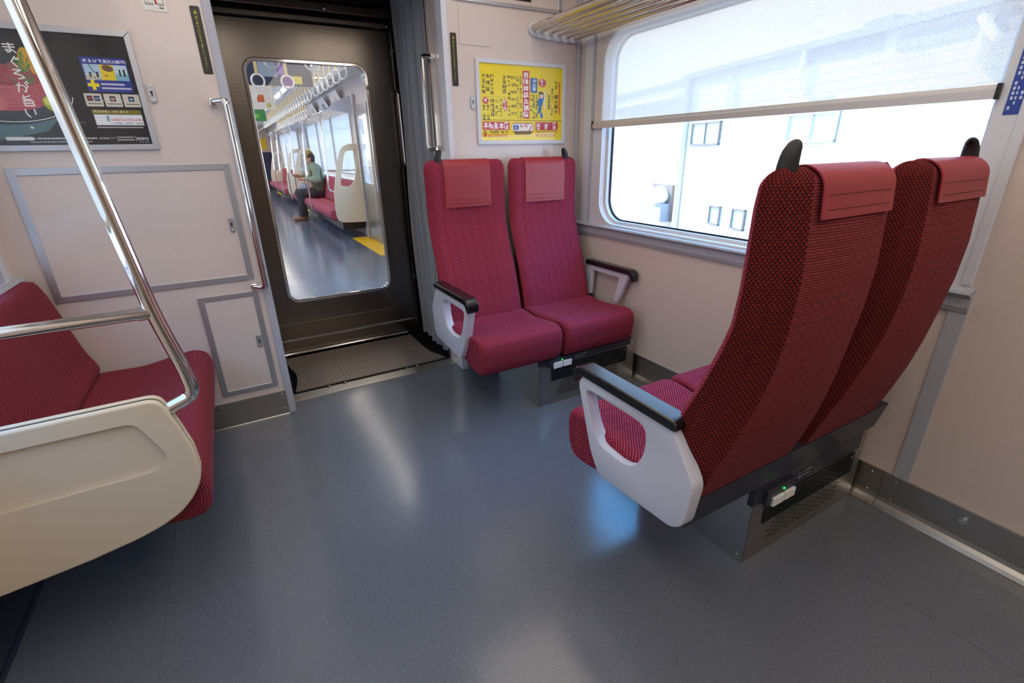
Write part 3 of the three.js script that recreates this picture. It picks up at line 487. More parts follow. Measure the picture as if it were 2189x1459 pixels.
const blindAlpha = tex(canvas(64, 64, (x) => { x.fillStyle = 'rgb(208,208,208)'; x.fillRect(0, 0, 64, 64); x.fillStyle = 'rgb(108,108,108)'; for (let j = 0; j < 4; j++) for (let i = 0; i < 4; i++) x.fillRect(i * 16 + 3, j * 16 + 1, 9, 13); }), false, 0.016, 0.022);
M.blind = phys({ color: C(244, 240, 233), roughness: 1, transmission: 0.28, thickness: 0, alphaMap: blindAlpha, transparent: true, side: THREE.DoubleSide });
M.blindShut = phys({ color: C(240, 240, 238), roughness: 1, transmission: 0.6, thickness: 0, side: THREE.DoubleSide });
function blind(xin, s, y, label, z0 = 0.168, z1 = 1.888) {
  const Xr = (a, b) => (s > 0 ? [xin + a, xin + b] : [xin - b, xin - a]);
  const b = thing('roller_blind', label, 'blind', [0, 0, 0]);
  part(b, 'fabric', B(...Xr(-0.0135, -0.0125), y + 0.03, 1.93, z0 + 0.004, z1 - 0.004), M.blind);
  part(b, 'bottom_rail', extZ(polyShape([[-.024, 0], [-.007, 0], [-.007, .036], [-.018, .036], [-.020, .026], [-.024, .022]].map(([a, c]) => [xin + s * a, y + c]).sort(() => 0)), z0, z1, 0.001), M.rail);
  for (const z of [z0, z1]) part(b, 'end_cap', B(...Xr(-0.026, -0.006), y - 0.002, y + 0.038, z - 0.006, z + 0.003, 0.002), M.black);
  part(b, 'roller', cyl(xin - s * 0.03, 1.95, (z0 + z1) / 2, 0.028, z1 - z0, 'z'), M.aluWhite);
  return b;
}
window_('window_1', WR, 1, 'large window with rounded corners above the facing seats');
blind(WR, 1, 1.356, 'white perforated roller blind pulled down a third of the large window');
window_('window_2', WL, -1, 'window above the bench seat on the left side');
blind(WL, -1, 1.0, 'white perforated roller blind above the bench, out of sight');
{ const n = single('notice_sticker', 'blue sticker with white print on the window frame', 'sticker', new THREE.PlaneGeometry(0.06, 0.16).rotateY(-Math.PI / 2).translate(WR - 0.0112, 1.395, 1.938), std({ map: tex(blueNote), roughness: 0.4 })); }

// ------------------------------------------------------------------ luggage rack
{
  const r = thing('luggage_rack', 'chrome bar luggage rack above the large window', 'rack', [0, 0, 0]);
  part(r, 'front_bar', pipe([[0.986, 1.842, 0.012], [0.986, 1.842, 2.0]], 0.0155, 0, 18), M.rack);
  [[1.035, 1.831], [1.090, 1.826], [1.145, 1.821], [1.2, 1.817], [1.254, 1.813]].forEach(([x, y]) => part(r, 'bar', pipe([[x, y, 0.012], [x, y, 2.0]], 0.0105, 0, 14), M.rack));
  const br = [[0.962, 1.845], [0.972, 1.866], [0.990, 1.870], [1.30, 1.842], [1.302, 1.806], [1.285, 1.796], [0.985, 1.810], [0.966, 1.826]];
  for (const z of [0.001, 1.99]) part(r, 'end_bracket', extZ(polyShape(smoothPts(br, 40)), z, z + 0.016, 0.003), M.aluWhite);
}

// ------------------------------------------------------------------ things on the end wall
function framed(name, label, category, [x0, x1, y0, y1], fw, fd, frameMat, inner, innerName) {
  const t = thing(name, label, category, [x0, y0, 0]), w = x1 - x0, h = y1 - y0, b = 0.002;
  const trap = (pts, n) => part(t, n, extZ(polyShape(pts), 0, fd, b), frameMat);
  trap([[0, 0], [w, 0], [w - fw, fw], [fw, fw]], 'frame_bar'); trap([[0, h], [fw, h - fw], [w - fw, h - fw], [w, h]], 'frame_bar');
  trap([[0, 0], [fw, fw], [fw, h - fw], [0, h]], 'frame_bar'); trap([[w, 0], [w, h], [w - fw, h - fw], [w - fw, fw]], 'frame_bar');
  const p = part(t, innerName, B(fw * .8, w - fw * .8, fw * .8, h - fw * .8, 0.0005, fd * 0.45), inner);
  return t;
}
function sheet(t, c, w, h, fw, z) { part(t, 'printed_sheet', new THREE.PlaneGeometry(w - 2 * fw, h - 2 * fw).translate(w / 2, h / 2, z), phys({ map: tex(c), roughness: 0.5, clearcoat: 1, clearcoatRoughness: 0.03 })); }
{ const t = framed('framed_poster', 'black poster with a tuna bowl in a silver frame', 'poster', [-1.324, -0.765, 1.281, 1.683], 0.020, 0.012, M.alu, M.black, 'backing'); sheet(t, blackSheet, 0.559, 0.402, 0.019, 0.0062); }
{ const t = framed('framed_poster', 'yellow poster full of Japanese print in a white frame', 'poster', [0.646, 1.205, 1.284, 1.688], 0.020, 0.012, M.aluWhite, M.black, 'backing'); sheet(t, yellowSheet, 0.559, 0.404, 0.019, 0.0062); }
function lock(t, x, y) {
  part(t, 'lock_plate', extZ(rshape(x - 0.0115, x + 0.0115, y - 0.033, y + 0.033, 0.011), 0.001, 0.008, 0.002), M.alu);
  part(t, 'keyhole', merge(cyl(x, y + 0.004, 0.0084, 0.0042, 0.001, 'z'), B(x - 0.002, x + 0.002, y - 0.010, y + 0.004, 0.0079, 0.0089)), M.black);
  for (const d of [-1, 1]) part(t, 'screw', ball(x, y + d * 0.024, 0.008, 0.004, 1, 1, 0.5), M.screw);
}
{ const t = framed('hatch_panel', 'large cream hatch panel in a grey frame beside the bench', 'hatch', [-1.246, -0.537, 0.719, 1.224], 0.026, 0.007, M.alu, M.wall, 'door_panel'); lock(t, 0.667, 0.251); }
{ const t = framed('hatch_panel', 'small cream hatch panel in a grey frame near the floor', 'hatch', [-0.780, -0.536, 0.168, 0.665], 0.024, 0.007, M.alu, M.wall, 'door_panel'); lock(t, 0.205, 0.251); }
{ const t = thing('lock_cover', 'small oval key lock right of the black poster', 'lock', [-0.744, 1.481, 0]); lock(t, 0, 0); }
{ const t = thing('lock_cover', 'small oval key lock left of the yellow poster', 'lock', [0.625, 1.487, 0]); lock(t, 0, 0); }
{ const wm = std({ map: tex(warnStrip), roughness: 0.4 });
  for (const [x, label] of [[-0.537, 'black warning strip with yellow print left of the doorway'], [0.5355, 'black warning strip with yellow print right of the doorway']]) {
    const t = thing('warning_sticker', label, 'sticker', [x, 1.672, 0]);
    part(t, 'backing', extZ(rshape(-0.0165, 0.0165, -0.115, 0.115, 0.006), 0.0003, 0.0016), M.black);
    part(t, 'print', new THREE.PlaneGeometry(0.031, 0.222).translate(0, 0, 0.0019), wm);
  } }
single('arrow_sign', 'white sticker with a red turning arrow above the black poster', 'sticker', B(-0.7, -0.625, 1.757, 1.832, 0.0004, 0.0016).scale(1, 1, 1), std({ color: C(228, 224, 218), roughness: 0.4 }));
{ const t = scene.children[scene.children.length - 1]; part(t, 'print', new THREE.PlaneGeometry(0.073, 0.073).translate(-0.6625, 1.7945, 0.002), std({ map: tex(arrowSign), roughness: 0.4 })); }
{ const t = thing('access_cover', 'thin cream cover plate with screws above the yellow poster', 'cover', [0, 0, 0]);
  part(t, 'plate', extZ(rshape(0.568, 0.738, 1.741, 1.912, 0.006), 0.0005, 0.003, 0.0008), M.wall);
  for (const [x, y] of [[0.578, 1.902], [0.72, 1.902], [0.578, 1.752], [0.72, 1.752]]) part(t, 'screw', ball(x, y, 0.003, 0.004, 1, 1, 0.5), M.aluWhite); }
{ const t = thing('overhead_cabinet', 'cream cabinet door in a grey frame above the cover plate', 'cabinet', [0, 0, 0]);
  part(t, 'door_panel', B(0.56, 1.15, 1.936, 2.2, 0.001, 0.006), M.wall);
  part(t, 'frame_bar', B(0.54, 1.17, 1.922, 1.937, 0.001, 0.010, 0.002), M.alu); part(t, 'frame_bar', B(1.15, 1.172, 1.922, 2.21, 0.001, 0.010, 0.002), M.alu);
  part(t, 'label_plate', B(0.88, 0.98, 1.955, 1.985, 0.006, 0.008), M.black); part(t, 'latch', cyl(1.161, 1.985, 0.013, 0.007, 0.008, 'z'), M.screw); }
// grab rails by the doorway
{ const t = thing('grab_rail', 'tall chrome grab rail left of the doorway', 'rail', [0, 0, 0]);
  part(t, 'bar', pipe([[-0.542, 1.458, 0.02], [-0.50, 1.462, 0.05], [-0.50, 0.683, 0.05], [-0.542, 0.687, 0.02]], 0.0125, 0.02), M.chrome);
  for (const y of [1.455, 0.687]) { part(t, 'mount', B(-0.558, -0.530, y - 0.015, y + 0.015, 0, 0.028, 0.006), M.chrome); } }
{ const t = thing('grab_rail', 'short chrome grab rail on the doorway lining right of the curtain', 'rail', [0, 0, 0]);
  part(t, 'bar', pipe([[0.478, 1.70, -0.12], [0.440, 1.71, -0.185], [0.440, 1.265, -0.185], [0.478, 1.27, -0.12]], 0.0115, 0.016), M.chrome);
  for (const y of [1.70, 1.27]) part(t, 'mount', B(0.458, 0.482, y - 0.014, y + 0.014, -0.135, -0.105, 0.005), M.chrome); }

// ------------------------------------------------------------------ gangway
{ const w = struct('wall_gangway', merge(B(0.482, 0.56, 0, 2.02, -0.20, -0.09), B(-0.56, -0.483, 0, 2.02, -0.20, -0.09), B(-0.56, 0.56, 2.02, 2.2, -0.20, -0.09)), phys({ map: wallMap, roughness: .2, clearcoat: 1, clearcoatRoughness: .03 }), 'glossy cream lining of the doorway', 'wall');
  part(w, 'edge_strip', B(0.474, 0.490, 0, 2.02, -0.206, -0.190, 0.003), M.steelDark);
  struct('wall_bellows', merge(B(0.56, 0.64, -0.16, 2.25, NZ0 - 0.02, -0.08), B(-0.64, -0.56, -0.16, 2.25, NZ0 - 0.02, -0.08), B(-0.64, 0.64, 2.2, 2.27, NZ0 - 0.02, -0.08), B(0.5, 0.64, -0.15, 2.25, -0.215, -0.20), B(-0.64, -0.5, -0.15, 2.25, -0.215, -0.2)), M.rubber, 'black rubber bellows round the gangway', 'wall');
  struct('floor_gangway', merge(B(-0.64, 0.64, -0.18, -0.10, NZ0 - 0.02, -0.09), B(-0.64, 0.64, -0.18, -0.002, NZ0 - 0.02, NZ0 + 0.03), B(-0.64, 0.64, -0.18, -0.01, -0.107, -0.09)), M.rubber, 'dark floor below the gangway plate', 'floor');
}
{ const fold = (z) => 0.020 * Math.sin(z * 62) + 0.012 * Math.sin(z * 31 + 1) + 0.008 * Math.sin(z * 118 + 2);
  const t = thing('gangway_curtain', 'dark grey pleated cloth curtain beside the metal door', 'curtain', [0, 0, 0]);
  part(t, 'cloth', patch((u, v) => { const z = -0.205 - 0.525 * u, y = 0.02 + 2.1 * v; return [0.512 - 0.035 * Math.sin(u * 3) * (0.3 + v) + fold(z) * (1.1 - 0.5 * Math.abs(v - .5)) * (1 + .25 * Math.sin(v * 9 + u * 5)), y, z]; }, 90, 30), M.curtain);
  for (const z of [-0.44, -0.50]) part(t, 'eyelet', cyl(0.475, 1.63, z, 0.006, 0.012, 'x'), M.screw);
  const t2 = thing('gangway_curtain', 'dark grey curtain hidden behind the left jamb of the doorway', 'curtain', [0, 0, 0]);
  part(t2, 'cloth', patch((u, v) => { const z = -0.205 - 0.55 * u; return [-0.525 + fold(z), 0.02 + 1.93 * v, z]; }, 60, 12), M.curtain);
}
{ const t = thing('threshold', 'stainless threshold strip at the foot of the doorway', 'threshold', [0, 0, 0]);
  part(t, 'strip', B(-0.48, 0.48, -0.02, 0.004, -0.197, -0.106, 0.002), M.steel);
  for (const x of [-0.28, -0.19, 0.18, 0.25]) part(t, 'hinge_gap', B(x - 0.012, x + 0.012, 0.002, 0.0075, -0.214, -0.188, 0.002), M.rubber);
  for (const x of [-0.28, -0.19, 0.18, 0.25]) part(t, 'hinge_pin', ball(x + .004, 0.007, -0.192, 0.006), M.screw);
  const pl = std({ color: C(150, 138, 128), metalness: 0.7, roughness: 0.5, bumpMap: grit, bumpScale: 0.0004 });
  const g = thing('gangway_plate', 'worn chequered metal plate bridging the gangway floor', 'plate', [0, 0, 0]);
  const s = new THREE.Shape(); s.moveTo(-0.455, -0.216); s.lineTo(0.455, -0.216); s.lineTo(0.405, -0.36); s.lineTo(0.395, -0.45); s.lineTo(0.395, -0.745); s.lineTo(-0.46, -0.745); s.lineTo(-0.44, -0.55); s.quadraticCurveTo(-0.40, -0.45, -0.455, -0.216);
  part(g, 'plate', boxUV(extZ(s, 0, 0.010, 0.001).rotateX(Math.PI / 2).scale(1, 1, 1)).translate(0, 0.012, 0).scale(1, 1, 1), pl);
  // raised tread lozenges: too many to pick apart, real relief joined into one piece
  const lz = []; for (let i = 0; i < 34; i++) for (let j = 0; j < 20; j++) { const x = -0.42 + i * 0.0245, z = -0.226 - j * 0.026; if (x > 0.385 + (z > -0.4 ? (z + .4) * .25 : 0) || (x < -0.395 && z < -0.3)) continue; const b = ball(0, 0, 0, 1, 0.0105, 0.0022, 0.0036, 6); b.rotateY((i + j) % 2 ? 0.8 : -0.8).translate(x, 0.0125, z); lz.push(b); }
  const tr = part(g, 'tread', merge(lz), pl); tr.userData.kind = 'stuff';
}
// ------------------------------------------------------------------ the two facing double seats
const zFront = lerpTable([[1.2, .124], [1.14, .131], [1.06, .131], [.976, .132], [.9, .138], [.84, .155], [.74, .192], [.64, .235], [.5, .278], [.40, .300]]);
const zRear = lerpTable([[1.2, .058], [1.1, .047], [1.0, .041], [.9, .045], [.8, .057], [.7, .075], [.6, .1], [.5, .13], [.44, .149], [.40, .160]]);
const HW = 0.226, YT = 1.212, RT = 0.044;
function backAt(v) {                                         // v 0..1 from the foot to the ridge of the backrest
  const y1 = YT - RT;
  if (v < 0.86) { const y = 0.395 + (y1 - 0.395) * v / 0.86; return { y, f: zFront(y), r: zRear(y), xin: 0 }; }
  const t = (v - 0.86) / 0.14 * Math.PI / 2, f = zFront(y1), r = zRear(y1), m = (f + r) / 2, h = (f - r) / 2, k = Math.cos(t);
  return { y: y1 + RT * Math.sin(t), f: m + h * k, r: m - h * k, xin: RT * 0.9 * (1 - k) };
}
const cham = (y) => 0.028 + 0.054 * smooth(0.45, 0.85, y);
const frontZ = (s, u) => { const a = Math.abs(u), e = Math.max(0, (a - 0.86) / 0.14); return s.f - 0.024 * e * e - 0.012 * (1 - smooth(0.1, 0.74, a)) * smooth(.45, .6, s.y) - 0.0035 * Math.exp(-(((a - 0.70) / 0.018) ** 2)); };
const vv = (v) => v;
const backFront = patch((u, v) => { const s = backAt(v), q = 2 * u - 1, thin = (s.f - s.r) / 0.08; return [q * (HW - s.xin), s.y, v > .86 ? Math.max(s.r, frontZ(s, q) * Math.min(1, thin) + (1 - Math.min(1, thin)) * s.f) : frontZ(s, q)]; }, 64, 56);
const edgeZ = (s, v) => { const thin = Math.min(1, (s.f - s.r) / 0.08); return s.f - 0.024 * thin; };
const sideOf = (sg) => patch((u, v) => { const s = backAt(v), x1 = HW - s.xin, z1 = edgeZ(s, v), x2 = HW - cham(s.y) - s.xin, z2 = s.r; const k = u, b = Math.sin(Math.PI * k) * 0.010; return [sg * (x1 + (x2 - x1) * k + b), s.y, z1 + (z2 - z1) * k - b * 0.4]; }, 12, 50, sg < 0);
const backRear = patch((u, v) => { const s = backAt(v), x = (2 * u - 1) * (HW - cham(s.y) - s.xin); return [x, s.y, s.r - 0.010 * smooth(.42, .62, s.y) * (1 - (2 * u - 1) ** 2) * Math.min(1, (s.f - s.r) / .06)]; }, 30, 50, true);
const sideL = sideOf(-1), sideR = sideOf(1);
const centreF = (y) => { const s = { y, f: zFront(y) }; return frontZ(s, 0); };
const coverGeo = (() => {                                   // a leather sheet laid over the top: path from the front hem over the ridge to the rear hem
  const out = []; const t = 0.004;
  for (let k = 0; k <= 14; k++) { const y = 0.983 + (YT - RT - 0.983) * k / 14; out.push([zFront(y) + t - 0.0015, y]); }
  const f = zFront(YT - RT), r = zRear(YT - RT), m = (f + r) / 2, h = (f - r) / 2;
  for (let k = 1; k < 12; k++) { const a = k / 12 * Math.PI; out.push([m + (h + t + (Math.cos(a) < 0 ? 0.010 : 0)) * Math.cos(a), YT - RT + (RT + t) * Math.sin(a)]); }
  for (let k = 0; k <= 6; k++) { const y = YT - RT - (YT - RT - 1.118) * k / 6; out.push([zRear(y) - 0.010 - t, y]); }
  const inn = out.map(([z, y], i) => { const a = out[Math.max(0, i - 1)], b = out[Math.min(out.length - 1, i + 1)], dx = b[0] - a[0], dy = b[1] - a[1], l = Math.hypot(dx, dy); return [z - 0.0035 * (dy / l), y + 0.0035 * (dx / l)]; }).reverse();
  return toCreasedNormals(extX(polyShape([...out, ...inn]), -0.130, 0.130), 0.7);
})();
const stitchesF = [1.000, 1.022].map((y) => B(-0.112, 0.112, y - 0.0007, y + 0.0007, zFront(y) - 0.002, zFront(y) + 0.0034));
const stitchesR = [1.135, 1.162].map((y) => B(-0.112, 0.112, y - 0.0007, y + 0.0007, zRear(y) - 0.0150, zRear(y) - 0.006));
const seamGeo = (sg) => tube(Array.from({ length: 40 }, (_, i) => { const y = 0.43 + 0.72 * i / 39, st = { y, f: zFront(y) }; return [sg * 0.70 * HW, y, frontZ(st, 0.70) + 0.0008]; }), () => 0.0011, 6);
const seamL = seamGeo(-1), seamR = seamGeo(1);
const handleGeo = (() => {                                  // the black horn-shaped grip on top of a backrest, its tip bent inward along +x
  const c = new THREE.CatmullRomCurve3([[-.006, 0, 0], [-.005, .018, 0], [-.001, .036, 0], [.008, .050, 0], [.0175, .0555, 0]].map((p) => new THREE.Vector3(...p))).getPoints(22).map((v) => v.toArray());
  const r = lerpTable([[22, 0.0005], [21.5, .0035], [20.5, .0062], [19, .0088], [16, .0125], [11, .0158], [4, .0178], [0, .0185]]);
  return tube(c, (i) => r(i), 18).scale(1, 1, 1.08);
})();
const handleGeo2 = handleGeo.clone().rotateY(Math.PI);
const cushProfile = [[.215, .405], [.25, .428], [.42, .430], [.56, .442], [.63, .446], [.672, .432], [.688, .395], [.687, .345], [.678, .300], [.655, .268], [.60, .262], [.45, .285], [.30, .318], [.22, .340]];
const dish = (hw) => (x, y, z) => [x, y - (y > 0.40 ? 0.010 * (1 - (x / hw) ** 2) * smooth(.2, .4, z) * (1 - smooth(.60, .68, z)) : 0), z];
const cushGeo = pillow(cushProfile, -0.2275, 0.2275, 0.030, 18, dish(0.2275));
const armOutline = [[.216, .607], [.133, .483], [.150, .352], [.185, .322], [.480, .299], [.525, .367], [.597, .576], [.572, .609]];
const armHole = [[.560, .560], [.534, .569], [.330, .569], [.300, .552], [.302, .480], [.331, .424], [.377, .405], [.480, .409], [.522, .460]];
function softPoly(pts, r) {                                  // polygon with rounded corners
  const out = [], n = pts.length;
  for (let i = 0; i < n; i++) {
    const p = pts[i], a = pts[(i + n - 1) % n], b = pts[(i + 1) % n], da = Math.hypot(a[0] - p[0], a[1] - p[1]), db = Math.hypot(b[0] - p[0], b[1] - p[1]);
    const ra = Math.min(r, da * 0.45), rb = Math.min(r, db * 0.45), A = [p[0] + (a[0] - p[0]) * ra / da, p[1] + (a[1] - p[1]) * ra / da], Bp = [p[0] + (b[0] - p[0]) * rb / db, p[1] + (b[1] - p[1]) * rb / db];
    for (let k = 0; k <= 5; k++) { const t = k / 5; out.push([A[0] * (1 - t) ** 2 + 2 * p[0] * t * (1 - t) + Bp[0] * t * t, A[1] * (1 - t) ** 2 + 2 * p[1] * t * (1 - t) + Bp[1] * t * t]); }
  }
  return out;
}
const armGeo = (() => { const s = polyShape(softPoly(armOutline, 0.022)); s.holes.push(new THREE.Path(softPoly(armHole, 0.03).map(([a, b]) => new THREE.Vector2(a, b)))); return toCreasedNormals(extX(s, -0.021, 0.021, 0.005), 0.5); })();
// the wall-side arm is an open bracket
const wallArmGeo = (() => extX(polyShape(softPoly([[.20, .606], [.20, .42], [.245, .42], [.262, .575], [.50, .575], [.455, .43], [.495, .43], [.565, .585], [.575, .606]], 0.012)), -0.012, 0.012, 0.003))();
const padGeo = (w) => (extX(polyShape(softPoly([[.198, .604], [.205, .634], [.590, .636], [.617, .616], [.616, .572], [.602, .574], [.585, .606]], 0.016)), -w, w, 0.006));
const padA = padGeo(0.030), padW = padGeo(0.022);

function doubleSeat(label, facing, zBack, handleX) {
  // local: x from the aisle (0) to the wall, z out from the backrest; facing +1 looks to +z, -1 to -z
  const t = thing('double_seat', label, 'seat', [0, 0, zBack]);
  const F = (g) => { if (facing > 0) return g; const h = g.clone(); h.rotateY(Math.PI); return h; };   // symmetric in x, so turning is enough
  const at = (m, x) => { m.position.x = x; return m; };
  [0.517, 0.992].forEach((cx, i) => {
    const b = at(part(t, 'backrest', F(backFront), M.front, 'red woven backrest with two seams'), cx);
    part(b, 'side_panel', F(sideL), M.side, 'black and red patterned side'); part(b, 'side_panel', F(sideR), M.side, 'black and red patterned side');
    part(b, 'rear_panel', F(backRear), M.rear, 'red woven rear of the backrest');
    part(b, 'headrest_cover', F(coverGeo), M.leather, 'plain red leather headrest cover');
    part(b, 'seam', F(seamL), M.thread); part(b, 'seam', F(seamR), M.thread);
    for (const g of [...stitchesF, ...stitchesR]) part(b, 'stitching', F(g), M.stitch);
    const h = part(b, 'grab_handle', i ? handleGeo2 : handleGeo, M.grip, 'black horn-shaped grip'); h.position.set(handleX[i], YT - 0.012, facing * 0.098);
    const c = at(part(t, 'seat_cushion', F(cushGeo), M.front, 'red woven seat cushion'), cx);
  });
  const arm = at(part(t, 'armrest', F(armGeo), M.armWhite, 'pale grey moulded armrest with an opening'), 0.287);
  part(arm, 'arm_pad', F(padA), M.pad, 'black arm pad');
  const arm2 = at(part(t, 'armrest', F(wallArmGeo), M.armWhite, 'thin pale armrest by the wall'), 1.262);
  part(arm2, 'arm_pad', F(padW), M.pad, 'black arm pad');
  part(t, 'seat_frame', F(merge(extX(polyShape([[.153, .413], [.176, .309], [.24, .309], [.30, .318], [.26, .415]]), -0.485, 0.485))).translate(0.792, 0, 0), M.navy, 'dark metal frame under the cushions');
  return t;
}
doubleSeat('red double seat with its back to the end wall below the yellow poster', 1, 0, [-0.14, 0.15]);
doubleSeat('red double seat seen from behind, nearest the camera', -1, 2.015, [-0.162, 0.14]);

// pedestals under the seats: a stainless box with heater grilles and a switch panel on the face toward the camera
const slotGeo = (x0, x1, y0, y1, z0, z1, px, py, sw, sh, skew) => {
  const s = rshape(x0 - 0.004, x1 + 0.004, y0 - 0.004, y1 + 0.004, 0.001);
  let r = 0;
  for (let y = y0 + sh; y < y1 - sh; y += py, r++) for (let x = x0 + 0.004 + (r % 2 ? px / 2 : 0); x + sw < x1 - 0.003; x += px) {
    if (skew && x < x0 + 0.06 * Math.max(0, (y - y0) / (y1 - y0) - 0.55) / .45) continue;
    const h = new THREE.Path(); h.moveTo(x, y); h.lineTo(x, y + sh); h.lineTo(x + sw, y + sh); h.lineTo(x + sw, y); h.closePath(); s.holes.push(h);
  }
  return extZ(s, z0, z1);
};
M.darkPlate = std({ color: C(30, 36, 38), roughness: 0.45, metalness: 0.3 });
function pedestal(label, zf, depth, top) {
  const t = thing('seat_pedestal', label, 'pedestal', [0, 0, zf]);
  part(t, 'side_plate', extX(polyShape([[-depth, 0], [0, 0], [0, top - 0.008], [-0.03, 0.256], [-depth, 0.256]]), 0.630, 0.634), M.steel);
  part(t, 'box', B(0.634, 1.262, 0.002, 0.254, -depth, -0.02), M.black);
  part(t, 'face_plate', merge(B(0.632, 0.728, 0, 0.225, -0.02, 0), B(1.172, 1.238, 0, 0.225, -0.02, 0), B(0.728, 1.172, 0, 0.036, -0.02, 0), B(0.728, 1.172, 0.142, 0.225, -0.02, 0)), M.steel);
  part(t, 'heater_grille', slotGeo(0.730, 1.170, 0.038, 0.140, -0.003, -0.0005, 0.0375, 0.0092, 0.030, 0.0042, true), M.steel, 'stainless grille of slanted rows of slots');
  part(t, 'cover_plate', slotGeo(0.704, 1.206, 0.137, 0.216, 0.001, 0.004, 0.0375, 0.0092, 0.029, 0.0040, false), M.darkPlate, 'dark perforated cover plate');
  part(t, 'top_bar', B(0.626, 1.232, 0.226, top, -0.018, 0.002, 0.003), M.navy);
  const c = part(t, 'switch_panel', B(0.676, 0.818, 0.216, top > .3 ? 0.275 : 0.256, 0, 0.014, 0.003), M.navy);
  part(c, 'switch', B(0.702, 0.757, 0.210, 0.242, 0.012, 0.022, 0.003), M.white, 'white rocker switch'); part(c, 'switch', B(0.762, 0.815, 0.210, 0.242, 0.012, 0.022, 0.003), M.white, 'white rocker switch');
  part(c, 'indicator_lamp', ball(0.757, top > .3 ? 0.257 : 0.249, 0.014, 0.0035), M.led, 'green indicator light');
  part(t, 'note', new THREE.PlaneGeometry(0.094, top > .3 ? 0.036 : 0.027).translate(0.890, top > .3 ? 0.256 : 0.2405, 0.0026), std({ map: tex(powerNote), roughness: 0.5 }), 'white print on dark label');
  part(t, 'end_post', B(1.238, WR - 0.032, 0.0, top - 0.006, -0.06, -0.001, 0.002), M.steel);
  for (const [x, y, z] of [[0.629, 0.195, -0.02], [0.629, 0.024, -0.02], [0.629, 0.195, -depth + .02], [0.629, 0.024, -depth + .02]]) part(t, 'screw', ball(x, y, z, 0.004, 0.5), M.screw);
  for (const [x, y] of [[0.718, 0.199], [1.193, 0.203], [1.25, 0.215], [1.25, 0.03]]) part(t, 'screw', ball(x, y, y > .19 && x < 1.2 ? 0.004 : -0.001, 0.004, 1, 1, 0.5), M.screw);
}
pedestal('stainless heater box with a switch panel under the far double seat', 0.640, 0.455, 0.258);
pedestal('stainless heater box with a switch panel under the near double seat', 1.830, 0.455, 0.306);

// ------------------------------------------------------------------ the bench on the left with its end panel and pole
const benchBend = (z0, z1, k) => (x, y, z) => [x, y, z];
{
  const bz0 = 0.035, bz1 = 1.085, L = bz1 - bz0, x0 = WL;
  const t = thing('bench', 'red two person bench seat along the left wall', 'bench', [x0, 0, bz1]); t.rotation.y = Math.PI / 2;   // local x runs to -z, local z to +x
  const place = (x) => (x - 0.0) / L;
  const lob = (x) => { const p = (x / L) * 2; return Math.cos((p - Math.floor(p) - 0.5) * Math.PI * 2); };            // one hollow per person
  const backP = [[.012, .44], [.012, .56], [.012, .68], [.012, .79], [.02, .828], [.045, .826], [.062, .79], [.085, .70], [.105, .60], [.125, .50], [.145, .43], [.12, .41]];
  part(t, 'backrest', pillow(backP, 0, L, 0.03, 40, (x, y, z) => [x, y, z > 0.04 ? z + 0.016 - 0.020 * (0.5 + 0.5 * lob(x)) * smooth(.40, .50, y) * (1 - smooth(.70, .82, y)) : z]), M.bench);
  const cushP = [[.10, .395], [.14, .415], [.30, .418], [.44, .440], [.505, .446], [.540, .43], [.556, .395], [.556, .345], [.545, .300], [.52, .285], [.30, .31], [.12, .33]];
  part(t, 'seat_cushion', pillow(cushP, 0, L, 0.03, 40, (x, y, z) => [x, y > 0.38 ? y - 0.016 * (0.5 + 0.5 * lob(x)) * smooth(.12, .26, z) * (1 - smooth(.42, .53, z)) : y, z]), M.bench);
  part(t, 'support', B(0.05, L - 0.05, 0.255, 0.305, 0.02, 0.40, 0.006), M.navy);
}
single('heater_cover', 'dark metal heater cover low on the wall under the bench', 'heater', merge(B(WL + 0.001, WL + 0.012, 0.02, 0.245, 0.04, 3.0, 0.004), B(WL + 0.001, WL + 0.016, 0, 0.018, 0.04, 3.0, 0.003)), M.navy);
{
  const t = thing('bench_end_panel', 'beige moulded panel closing the end of the bench', 'panel', [0, 0, 0]);
  const out = [[WL + 0.002, .688], [-0.838, .692], [-0.818, .680], [-0.796, .602], [-0.781, .530], [-0.779, .462], [-0.790, .425], [-0.813, .388], [-0.849, .352], [-0.897, .328], [-0.953, .311], [-1.057, .292], [-1.152, .281], [WL + 0.002, .262]];
  const soft = softPoly(out, 0.016), s = polyShape(soft);
  const emb = softPoly([[-1.30, .650], [-0.878, .650], [-0.829, .533], [-0.862, .491], [-1.30, .486]], 0.028);
  s.holes.push(new THREE.Path(emb.map(([a, b]) => new THREE.Vector2(a, b))));
  part(t, 'shell', extZ(s, 1.113, 1.133, 0.006), M.beige);
  part(t, 'recess', extZ(polyShape(emb.map(([a, b]) => [a, b])), 1.106, 1.119), M.beige);
  const inset = (k) => softPoly(out.map(([a, b]) => [a - (a > WL + .1 ? k : 0), b + (b > .5 ? -k : k)]), 0.016);
  part(t, 'seal', extZ(polyShape(inset(0.003)), 1.104, 1.113), M.rubber, 'black rubber seam');
  part(t, 'rear_shell', extZ(polyShape(soft), 1.088, 1.104, 0.003), M.beige);
  const p = thing('stanchion_pole', 'chrome pole rising from the bench end panel with a side bar', 'pole', [0, 0, 0]);
  const pts = [[-0.835, .640, 1.102], [-0.748, .672, 1.102], [-0.752, .735, 1.102], [-0.782, .905, 1.102], [-0.862, 1.75, 1.102], [-0.90, 2.25, 1.102]];
  part(p, 'upright', pipe(pts, 0.0165, 0.045, 20), M.chrome);
  part(p, 'side_bar', pipe([[-0.786, .905, 1.102], [WL + 0.002, .905, 1.102]], 0.0145, 0, 18), M.chrome);
  part(p, 'weld_collar', pipe([[-0.786, .905, 1.102], [-0.812, .905, 1.102]], 0.0165, 0, 18), M.chrome);
}
